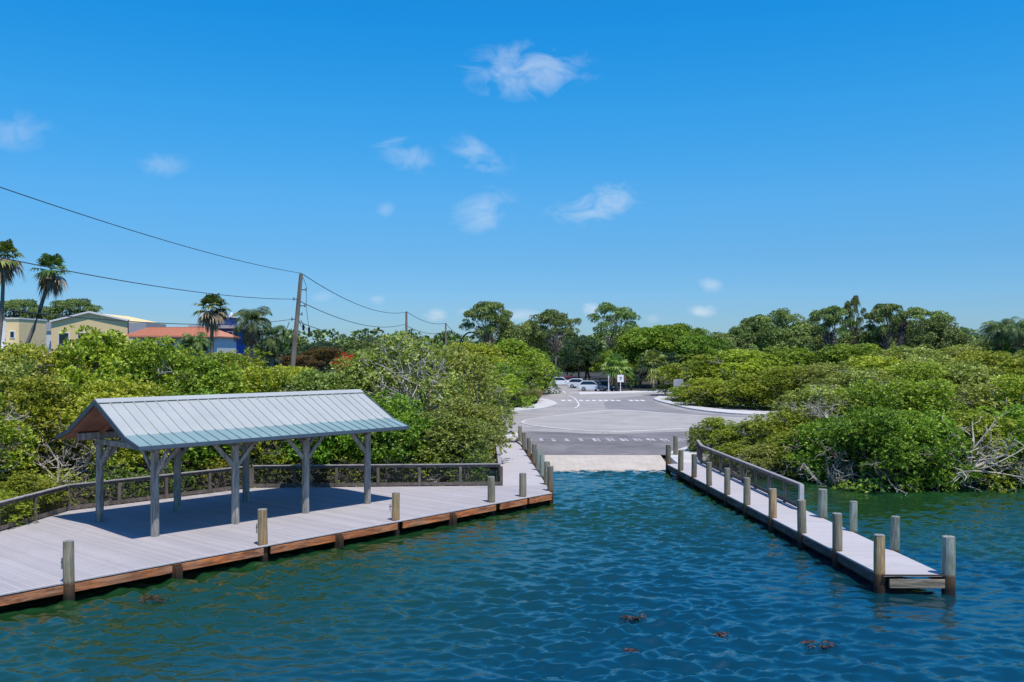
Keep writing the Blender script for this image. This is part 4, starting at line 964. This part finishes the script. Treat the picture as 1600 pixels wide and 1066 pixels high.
def palm(px, Y, crown_py, base_px, cr, label, kind='fan', name='fan_palm', dead=.35, skirt=True, base=None, bow=0, r0=.2, cat='palm'):
    top = at(px, crown_py, Y); bx = (base_px-CX)/F*Y; z0 = landz(bx, Y) if base is None else base
    e_ = empty(name, (bx, Y, z0), label, cat); r = np.random.default_rng(int(px*7+Y)); tv = Vector((top.x-bx, 0, top.z-z0))
    pts = []
    for k in range(9):
        s_ = k/8; pts.append(Vector((tv.x*s_+bow*math.sin(math.pi*s_), 0, tv.z*s_)))
    mb = MB(); mb.tube(pts, [r0*(1.25-.45*k/8) for k in range(9)], 10)
    mb.build('trunk', M['bark'], e_, True)
    for nm, lo, hi, num, mat, tt in (('fronds', -.35, 1.45, int(40*(1-dead*.3)), 'palm_light' if name == 'cabbage_palm' else 'palm', .5), ('dead_fronds', -1.45, -.2, int(26*dead), 'dry', .5)):
        if num == 0: continue
        vv, ff, tt_ = [], [], []
        for k in range(num):
            az = k*2.399+r.normal()*.2; el = r.uniform(lo, hi) if nm == 'fronds' else r.uniform(lo, hi)
            if kind == 'fan': frond_fan(r, cr*r.uniform(.85, 1.1), .9 if nm == 'fronds' else 1.6, el, az, vv, ff, tt_, r.uniform(.2, .8))
            else: frond_feather(r, cr*r.uniform(.85, 1.15), max(el, -.3) if nm == 'fronds' else -.9, az, vv, ff, tt_, r.uniform(.1, .7))
        v_ = np.array(vv)+np.array(pts[-1]); me = quads(nm, v_, np.array(ff), np.array(tt_)); link_mesh(nm, me, M[mat], e_)
palm(6, 74, 402, -25, 1.8, 'tall fan palm with dead fronds cut by the left picture edge', dead=.7, r0=.16, bow=.4)
palm(80, 76, 422, -29, 1.75, 'tall leaning fan palm in front of the yellow building', dead=.7, r0=.17, bow=.74)
palm(331, 100, 482, 331, 2.1, 'fan palm with dry skirt standing before the blue tower', dead=.8, r0=.19)
palm(393, 103, 503, 393, 3.0, 'feather leaved palm right of the blue tower, tallest of the feather palms', 'feather', 'feather_palm', dead=.3, r0=.2)
palm(425, 108, 526, 425, 2.6, 'smaller drooping feather palm left of the tall utility pole', 'feather', 'feather_palm', dead=.8, r0=.2)
palm(303, 98, 536, 303, 2.2, 'low palm with spiky fronds in front of the red roofed house', 'feather', 'feather_palm', dead=0, r0=.2)
palm(1020, 149, 569, 1021, 3.0, 'cabbage palm with yellowing skirt right of the square sign', dead=.12, r0=.24, base=.8, name='cabbage_palm')
palm(962, 149, 576, 963, 3.0, 'cabbage palm with drooping crown behind the two sign posts', dead=.12, r0=.24, base=.8, name='cabbage_palm')
palm(985, 151, 597, 986, 1.7, 'short young palm between the two cabbage palms', dead=0, r0=.2, base=.8, name='cabbage_palm')
palm(1558, 122, 518, 1558, 2.8, 'dark palm on the right skyline, left of the edge palm', 'feather', 'feather_palm', dead=.2, r0=.2)
palm(1590, 120, 513, 1590, 2.8, 'dark palm on the skyline at the right picture edge', 'feather', 'feather_palm', dead=.2, r0=.2)

# ornamental grass and young shrubs
for i, (x, y, lb) in enumerate([(1.0, 108, 'ornamental grass tuft at the near left of the left pavement'), (2.3, 112, 'second tuft of the pale ornamental grass by the left pavement'),
        (2.9, 116, 'reddish ornamental grass tuft nearest the pavement tip'), (1.5, 117, 'ornamental grass tuft in the back of the bed'), (-.6, 106, 'low ornamental grass at the left end of the bed'), (.2, 113, 'ornamental grass tuft in the middle of the bed')]):
    r = np.random.default_rng(i+50); n = 420; a_ = r.random(n)*6.28; b = np.stack([np.cos(a_)*.25*r.random(n), np.sin(a_)*.25*r.random(n), np.zeros(n)], 1)
    o_ = np.stack([np.cos(a_), np.sin(a_), np.zeros(n)], 1); h = r.uniform(.8, 1.5, n)[:, None]; sp = r.uniform(.2, .95, n)[:, None]; sd = np.stack([-np.sin(a_), np.cos(a_), np.zeros(n)], 1)*.02
    z = np.array([[0, 0, 1.0]]); mid = b+o_*sp*.45+z*h*.7; tip = b+o_*sp*1.05+z*h*.95
    v_ = np.stack([b-sd, mid-sd, tip, mid+sd], 1).reshape(-1, 3)
    o = link_mesh('grass_tuft', quads('grass_tuft', v_, np.arange(n*4).reshape(-1, 4), np.clip(r.normal(.5+.3*(i == 2), .25, n), 0, 1)), M['grass']); o.location = (x, y, .8)
    o.scale = (1.6, 1.6, 1.25); tag(o, lb, 'grass', 'ornamental grasses')

# ------------------------------------------------------------ poles and wires
def pole(px, py, Y, bx, label, h0=.6):
    t_ = at(px, py, Y); b = Vector(((bx-CX)/F*Y, Y, h0)); e_ = empty('utility_pole', b, label, 'utility pole', 'utility poles'); d = t_-b
    mb = MB(); mb.tube([(0, 0, -.5), d*.5, d], [.25, .22, .17], 12); mb.build('shaft', M['pole_wood'], e_); return e_, b, d
pe, pb, pd = pole(470.5, 428, 82, 449, 'tall leaning timber utility pole, nearest, above the pavilion')
def on_pole(py):                                                  # point on the first pole at photo height py
    zt = CAMZ-(py-HY)/F*82; k = (zt-pb.z)/pd.z; return pb+pd*k
for i, (py, ln_, s_) in enumerate(((453, .55, 1), (478, .6, 1), (467.5, -.45, -1), (499, -.45, -1), (491, .4, 1))):
    q = on_pole(py)-pb; mb = MB(); mb.bar(q, q+Vector((ln_, 0, 0)), .07, .07); arm = mb.build('arm', M['black_metal'], pe)
    mb = MB(); e2 = q+Vector((ln_, 0, 0)); mb.tube([e2+Vector((0, 0, -.12)), e2+Vector((0, 0, .16))], [.07, .05], 8); mb.build('insulator', M['steel'], arm)
for i, (x0, y0, x1, y1) in enumerate(((466, 497, 474, 512), (470, 500, 483, 516), (452, 503, 443, 520))):
    a_ = at(x0, y0, 82)-pb; b_ = at(x1, y1, 82)-pb; mid = (a_+b_)/2+Vector((0, 0, -.25))
    mb = MB(); mb.tube([a_, mid, b_], .03, 5); mb.tube([b_+Vector((0, 0, .25)), b_+Vector((0, 0, -.25))], [.10, .10], 8); mb.build('fuse', M['black_metal'], pe)
mb = MB(); pts = [at(472, 430, 82)-pb, at(479, 448, 82)-pb, at(478.5, 478, 82)-pb, at(481, 500, 82)-pb, at(483, 512, 82)-pb]; mb.tube(pts, .02, 4, cap=False); mb.build('drop_wire', M['wire'], pe)
pole(635, 487, 156, 635, 'second timber utility pole rising behind the bare limbed mangrove')
pole(696.5, 505, 217, 697, 'third and smallest timber utility pole, near the street lamp')
def wire(a_, b_, sag, label, r=.028):
    a_ = Vector(a_); b_ = Vector(b_); mb = MB(); pts = []
    for k in range(29):
        s_ = k/28; p_ = a_.lerp(b_, s_); p_.z -= 4*sag*s_*(1-s_); pts.append(p_)
    mb.tube(pts, r, 5, cap=False); tag(mb.build('power_line', M['wire']), label, 'cable', 'overhead wires')
pt = at(470.5, 427, 82); B0 = Vector((-19.9, 6, 0))
wire((B0.x, B0.y, 14.2), pt, 1.0, 'top overhead wire sweeping from the upper left edge to the tall pole', .022)
wire((B0.x, B0.y, 11.55), on_pole(467.5), 1.15, 'middle overhead wire passing behind the fan palms to the tall pole', .022)
wire((B0.x, B0.y, 9.9), on_pole(499)-Vector((.45, 0, 0)), 1.4, 'lowest overhead wire crossing above the yellow building', .022)
wire(pt, at(635, 488, 156), 1.3, 'top wire span between the first and second pole', .035)
wire(on_pole(470), at(635, 506, 156), 1.3, 'middle wire span between the first and second pole', .035)
wire(on_pole(502), at(635, 522, 156), 1.3, 'lowest wire span between the first and second pole', .035)
wire(at(635, 487, 156), at(696.5, 505, 217), .9, 'top wire span between the second and third pole', .045)
wire(at(635, 509, 156), at(696.5, 518, 217), .9, 'lower wire span between the second and third pole', .045)
wire(at(696.5, 505, 217), at(735, 517, 300), 2.0, 'last top wire span running off behind the street lamp', .05)
wire(at(696.5, 519, 217), at(735, 526, 300), 2.5, 'last lower wire span running off behind the street lamp', .05)

# street lamp with arched arm
sl = empty('street_lamp', (*at(716, 553, 110).xy, .6), 'dark street lamp with arched arm rising from the thicket left of the road', 'street lamp')
mb = MB(); pts = [Vector((0, 0, 0)), Vector((0, 0, 6.2))]
for k in range(1, 9):
    a_ = math.pi/2*k/8; pts.append(Vector((1.5-1.5*math.cos(a_), 0, 6.2+2.6*math.sin(a_))))
pts.append(Vector((2.0, 0, 8.75))); mb.tube(pts, [.11]*2+[.09]*9, 8); mb.build('pole', M['black_metal'], sl, True)
mb = MB(); mb.box((2.25, 0, 8.68), (.7, .28, .14)); mb.build('lamp_head', M['black_metal'], sl, bevel=.03)
mb = MB(); mb.tube([(0, 0, -.2), (0, 0, .5)], [.2, .15], 10); mb.build('base', M['black_metal'], sl)

# ------------------------------------------------------------ signs
def sign(px, Y, zt, w_, h_, label, board='white', mark_=None, post_w=.09, zt_post=None, category='sign', rz=0):
    X = (px-CX)/F*Y; e_ = empty('road_sign', (X, Y, .8), label, category, rz=rz)
    mb = MB(); mb.box((0, 0, (zt_post or zt)/2), (post_w, post_w, (zt_post or zt))); mb.build('post', M['white'] if board == 'white' else M['steel'], e_)
    mb = MB(); mb.box((0, -.07, zt-h_/2), (w_, .03, h_)); b = mb.build('board', M[board], e_, bevel=.01)
    if mark_:
        mb = MB()
        for (x, z, a_, c_) in mark_: mb.box((x, -.0895, zt-h_/2+z), (a_, .006, c_))
        mb.build('symbol', M['black_metal'], b)
    return e_
sign(969.5, 146, 2.75, .98, 1.15, 'white square sign with a small dark symbol on a post before the palms', mark_=[(.0, .18, .42, .09), (0, .02, .09, .36), (.12, -.05, .25, .08), (-.05, -.2, .3, .07)])
sign(1060, 121, 2.75, 1.25, 1.25, 'pale grey square sign board set in the bushes by the right pavement', board='rail_pale', rz=-.3)
e_ = empty('marker_post', (*at(951, 553, 147).xy, .8), 'plain white post in front of the rightmost parked car', 'post')
mb = MB(); mb.tube([(0, 0, 0), (0, 0, 2.75)], .085, 10); mb.build('shaft', M['white'], e_); mb = MB(); mb.tube([(0, 0, 2.75), (0, 0, 2.8)], .11, 10); mb.build('cap', M['white'], e_)

# ------------------------------------------------------------ cars
def car(x, y, rz, paint, label, suv=True):
    e_ = empty('parked_car', (x, y, .805), label, 'car', 'cars in the parking area', rz)
    L, W = 4.7, 1.86
    low = [(-2.35, .45), (-2.33, .85), (-2.2, 1.0), (-1.0, 1.05), (1.0, 1.02), (2.1, .88), (2.33, .62), (2.35, .38), (1.9, .28), (-1.9, .28)]
    if suv: cab = [(-2.2, 1.0), (-1.85, 1.56), (-1.4, 1.66), (-.1, 1.66), (.2, 1.58), (1.0, 1.02)]
    else: cab = [(-1.75, 1.0), (-1.0, 1.40), (-.6, 1.46), (.3, 1.44), (.6, 1.36), (1.35, 1.0)]
    def loft(prof, w0, w1, zl, zh):
        mb = MB(); n = len(prof); vs = []
        for s_ in (-1, 1):
            for (a_, z) in prof: vs.append((a_, s_*(w0+(w1-w0)*max(0, min(1, (z-zl)/(zh-zl)))), z))
        mb.add(vs, [tuple(range(n)), tuple(range(n, 2*n))[::-1]]+[(i, n+i, n+(i+1) % n, (i+1) % n) for i in range(n)]); return mb
    loft(low, W/2, W/2-.06, .3, 1.05).build('body', M[paint], e_, bevel=.05)
    cb = loft(cab, W/2-.07, W/2-.26, 1.0, 1.7).build('cabin', M[paint], e_, bevel=.04)
    ins = [(a_*.90-.02, 1.06+(z-1.0)*.80) for a_, z in cab]
    loft(ins, W/2-.055, W/2-.205, 1.0, 1.7).build('side_window', M['glass'], cb)
    fr = MB(); a1, z1 = cab[-2]; a0, z0 = cab[-1]; n_ = Vector((z1-z0, 0, a0-a1)).normalized()*.02; n_ = Vector((abs(n_.x), 0, abs(n_.z)))
    P = [Vector((a0-.06, -.70, z0+.04)), Vector((a0-.06, .70, z0+.04)), Vector((a1+.03, .60, z1-.04)), Vector((a1+.03, -.60, z1-.04))]
    fr.add([p_+n_ for p_ in P]+[p_-n_ for p_ in P], [(0, 1, 2, 3), (7, 6, 5, 4), (0, 4, 5, 1), (1, 5, 6, 2), (2, 6, 7, 3), (3, 7, 4, 0)]); fr.build('windscreen', M['glass'], cb)
    for a_ in (-1.42, 1.42):
        for s_ in (-1, 1):
            mb = MB(); mb.tube([(a_, s_*(W/2-.20), .34), (a_, s_*(W/2+.02), .34)], .34, 18); t_ = mb.build('tyre', M['rubber'], e_)
            mb = MB(); mb.tube([(a_, s_*(W/2+.0), .34), (a_, s_*(W/2+.03), .34)], .21, 14); mb.build('rim', M['rim'], t_)
    for s_ in (-1, 1):
        mb = MB(); mb.box((2.25, s_*.68, .74), (.16, .34, .14)); mb.build('headlight', M['lamp_clear'], e_, bevel=.02)
        mb = MB(); mb.box((-2.31, s_*.74, .86), (.08, .22, .22)); mb.build('tail_light', M['lamp_red'], e_, bevel=.02)
        mb = MB(); mb.box((.85, s_*(W/2+.07), 1.06), (.14, .16, .12)); mb.build('mirror', M[paint], e_, bevel=.02)
    mb = MB(); mb.box((2.33, 0, .45), (.06, 1.3, .16)); mb.build('grille', M['rubber'], e_)
def cpos(px, py): return gp(px, py)
x, y = cpos(922+4, 611); car(x, y, R(-8), 'car_silver', 'light silver blue parked car nearest the camera, left of the white post')
x, y = cpos(945, 612); car(x, y+1.5, R(-72), 'car_dark', 'dark parked car half hidden behind the white post')
x, y = cpos(908, 606.5); car(x, y, R(-20), 'car_white', 'white estate car parked in the middle of the row, behind the silver blue one')
x, y = cpos(879, 603.0); car(x, y, R(-14), 'car_white', 'white car at the left end, parked by the bushes')
x, y = cpos(897, 601); car(x, y, R(10), 'car_red', 'dark red car parked behind the white ones under the trees')
bt = empty('picnic_table', (*gp(928, 597.5), .8), 'pale picnic table in the shade behind the parked cars', 'table')
mb = MB(); mb.box((0, 0, .76), (3.2, 1.0, .08)); mb.build('tabletop', M['rail_pale'], bt)
for s_ in (-1, 1):
    mb = MB(); mb.box((0, s_*.95, .45), (3.2, .35, .06)); mb.build('bench', M['rail_pale'], bt)
    mb = MB(); mb.bar((s_*1.2, -.9, 0), (s_*1.2, .4, .74), .08, .1); mb.bar((s_*1.2+.09, .9, 0), (s_*1.2+.09, -.4, .74), .08, .1); mb.build('leg', M['rail_wood'], bt)

# ------------------------------------------------------------ buildings
def building(name, label, origin, cat='building'): return empty(name, origin, label, cat)
def wins(e_, wall, items, y, glass='glass', arch=False):
    for (x, z, w_, h_) in items:
        mb = MB(); mb.box((x, y-.04, z), (w_+.24, .08, h_+.24)); f_ = mb.build('window', M['white'], e_)
        mb = MB(); mb.box((x, y-.09, z), (w_, .04, h_))
        if arch: mb.tube([(x, y-.11, z+h_/2), (x, y-.07, z+h_/2)], w_/2, 16)
        mb.build('pane', M[glass], f_)
# yellow commercial building with a low gable front
Y = 140; o = at(150, 553, Y); yb = building('yellow_building', 'yellow stucco building with a low gabled front behind the tallest mangrove', (o.x, Y, .6))
zt = lambda py: CAMZ-(py-HY)/F*Y-.6
pxm = lambda px: (px-150)/F*Y
mb = MB(); prof = [(pxm(80), 0), (pxm(80), zt(503)), (pxm(140), zt(488.5)), (pxm(201), zt(501.5)), (pxm(201), 0)]; n_ = len(prof)
mb.add([(x, 0, z) for x, z in prof]+[(x, 14, z) for x, z in prof], [tuple(range(n_)), tuple(range(n_, 2*n_))[::-1]]+[(i, n_+i, n_+(i+1) % n_, (i+1) % n_) for i in range(n_)])
mb.build('wall', M['stucco_yellow'], yb)
mb = MB(); mb.bar((pxm(79), -.15, zt(502.5)), (pxm(140), -.15, zt(487.8)), .45, .25); mb.bar((pxm(140.3), -.15, zt(487.8)), (pxm(202), -.15, zt(500.8)), .45, .25); mb.build('cornice', M['stucco_white'], yb)
mb = MB(); mb.box((pxm(214), 4, zt(505)-.9), (2.8, 8, 1.9)); mb.build('parapet', M['grey_roof'], yb)
mb = MB(); mb.box((pxm(214), 4.2, (zt(505)-1.9)/2), (2.5, 8, zt(505)-1.9)); mb.build('side_wing', M['stucco_white'], yb)
mb = MB(); mb.box((pxm(58), 5, zt(503)-.7), (4.4, 8, 1.4)); mb.build('parapet', M['grey_roof'], yb)
mb = MB(); mb.box((pxm(58), 5.2, (zt(503)-1.4)/2), (4.2, 8, zt(503)-1.4)); mb.build('side_wing', M['stucco_white'], yb)
wins(yb, None, [(pxm(100), zt(530), 1.4, 1.8), (pxm(130), zt(530), 1.4, 1.8), (pxm(165), zt(530), 1.4, 1.8)], 0)
Y = 120; o = at(15, 553, Y); wb = building('corner_building', 'white and yellow walled building at the left picture edge', (o.x, Y, .6)); zt = lambda py: CAMZ-(py-HY)/F*Y-.6; pxm = lambda px: (px-15)/F*Y
mb = MB(); mb.box(((pxm(-60)+pxm(15.5))/2, 3, zt(502)/2), (pxm(15.5)-pxm(-60), 6, zt(502))); mb.build('wall', M['stucco_white'], wb)
mb = MB(); mb.box((pxm(26), 2.5, zt(499)/2), (pxm(36)-pxm(16), 7, zt(499))); mb.build('tower', M['stucco_yellow'], wb)
mb = MB(); mb.box((pxm(26), 2.5, zt(499)+.08), (pxm(37)-pxm(15), 7.3, .16)); mb.build('coping', M['stucco_white'], wb)
wins(wb, None, [(pxm(26), zt(523), .45, .7)], -1); wins(wb, None, [(pxm(-5), zt(540), .9, .9)], 0)
mb = MB(); mb.bar((pxm(-30), -2.5, zt(531)), (pxm(24), -2.5, zt(531)), .12, .12); mb.bar((pxm(-30), -2.5, zt(541)), (pxm(24), -2.5, zt(541)), .1, .1)
for k in range(10): q = pxm(-30)+(pxm(24)-pxm(-30))*k/9; mb.bar((q, -2.5, zt(545)), (q, -2.5, zt(531)), .06, .06)
mb.build('balcony_rail', M['white'], wb)
mb = MB(); mb.bar((pxm(-30), -2.5, zt(546)), (pxm(24), -2.5, zt(546)), 4.8, .12); mb.build('balcony_floor', M['white'], wb)
e_ = empty('white_post', (*at(14.5, 553, 95).xy, .6), 'white slender post above the twiggy mangrove at the left edge', 'post'); mb = MB(); mb.tube([(0, 0, 0), (0, 0, 7.3)], .1, 8); mb.build('shaft', M['white'], e_); mb = MB(); mb.tube([(0, 0, 7.3), (0, 0, 7.4)], .14, 8); mb.build('cap', M['white'], e_)
# red roofed house with arches
Y = 118; o = at(270, 553, Y); rb = building('red_roofed_house', 'white arched house under a hipped red tile roof between the palms', (o.x, Y, .6)); zt = lambda py: CAMZ-(py-HY)/F*Y-.6; pxm = lambda px: (px-270)/F*Y
mb = MB(); mb.box((pxm(278), 4, zt(526)/2), (pxm(341)-pxm(217), 8, zt(526))); mb.build('wall', M['stucco_white'], rb)
ze, zr = zt(525.5), zt(511.5); mb = MB()
P = [(pxm(196), -1, ze), (pxm(343.5), -1, ze), (pxm(343.5), 9, ze), (pxm(196), 9, ze), (pxm(210), 4, zr), (pxm(318), 4, zr)]
mb.add(P+[(x, y, z-.15) for x, y, z in P[:4]], [(0, 1, 5, 4), (1, 2, 5), (2, 3, 4, 5), (3, 0, 4), (6, 9, 8, 7), (0, 6, 7, 1), (1, 7, 8, 2), (2, 8, 9, 3), (3, 9, 6, 0)])
for k in range(52):
    q = k/51; xa = pxm(196)+(pxm(343.5)-pxm(196))*q; xt_ = min(max(xa, pxm(210)), pxm(318)); f_ = 1.0
    if xa < pxm(210): f_ = (xa-pxm(196))/(pxm(210)-pxm(196))
    if xa > pxm(318): f_ = (pxm(343.5)-xa)/(pxm(343.5)-pxm(318))
    if f_ > .05: mb.bar((xa, -1, ze+.02), (xa, -1+5*f_, ze+(zr-ze)*f_+.02), .10, .09)
rf = mb.build('roof', M['tile'], rb)
mb = MB(); mb.bar((pxm(210), 4, zr+.05), (pxm(318), 4, zr+.05), .25, .18); mb.build('ridge_tiles', M['tile'], rf)
wins(rb, None, [(pxm(px), zt(540), 1.1, 1.3) for px in (232, 266, 292, 318)], 0, 'glass_blue', arch=True)
# blue tower building
Y = 128; o = at(340, 553, Y); tb = building('blue_tower_building', 'deep blue walled building with a small glazed lookout tower behind the fan palm', (o.x, Y, .6)); zt = lambda py: CAMZ-(py-HY)/F*Y-.6; pxm = lambda px: (px-340)/F*Y
mb = MB(); mb.box((pxm(341), 4, zt(514)/2), (pxm(360)-pxm(322), 7, zt(514))); mb.build('wall', M['stucco_blue'], tb)
mb = MB(); mb.box((pxm(334), 3.5, zt(511)), (pxm(372)-pxm(300), 9, .42)); mb.build('roof_slab', M['grey_roof'], tb)
mb = MB(); mb.box((pxm(338), 3.5, (zt(509)+zt(497))/2), (pxm(354)-pxm(322), 2.8, zt(497)-zt(509)+.1)); lk = mb.build('lookout', M['stucco_blue'], tb)
mb = MB(); mb.box((pxm(338), 3.5, zt(496)), (pxm(356)-pxm(321), 3.2, .18)); mb.build('lookout_roof', M['black_metal'], lk)
for px in (328, 337, 347):
    mb = MB(); mb.box((pxm(px), 2.06, zt(503)), (.62, .05, .75)); mb.build('window', M['glass_blue'], lk)
mb = MB(); mb.tube([(pxm(350), 3.5, zt(495)), (pxm(350), 3.5, zt(486))], [.45, .10], 8); mb.build('finial', M['white'], tb)
wins(tb, None, [(pxm(327), zt(528), .8, 1.6), (pxm(358), zt(528), .6, 1.6)], .5)
mb = MB(); mb.box((pxm(364), 0, zt(526)/2), (.6, .6, zt(526))); mb.build('column', M['stucco_white'], tb)
# pale house glimpsed behind the trees left of the road
Y = 160; o = at(775, 553, Y)

# ------------------------------------------------------------ floating weed
for i, (px, py, s_, lb) in enumerate([(990, 970, .5, 'reddish drift weed just under the surface in the open water between the docks'), (985, 1025, .26, 'small brown leaf clump floating near the bottom centre'),
        (1128, 998, .28, 'small pinkish weed clump right of the bottom centre'), (1278, 1014, .6, 'brown seaweed raft at the lower right'), (245, 942, .75, 'brown seaweed raft off the platform edge at lower left')]):
    Yw = CAMZ*F/(py-HY); Xw = (px-CX)/F*Yw; r = np.random.default_rng(i+90); n = int(38*s_/.5)
    pos = np.stack([np.clip(r.normal(size=n), -1.1, 1.1)*s_*.42, np.clip(r.normal(size=n), -1.1, 1.1)*s_*.3, r.uniform(-.02, .012, n)], 1)
    v_, f_, t_ = rosettes(pos, np.tile([[0, 0, 1.0]], (n, 1))+r.normal(size=(n, 3))*.08, 4, .11, .03, r, spread=(1.45, 1.65), tint=r.random(n))
    o = link_mesh('seaweed_clump', quads('seaweed_clump', v_, f_, t_), M['weed']); o.location = (Xw, Yw, .125); tag(o, lb, 'seaweed', 'floating seaweed')
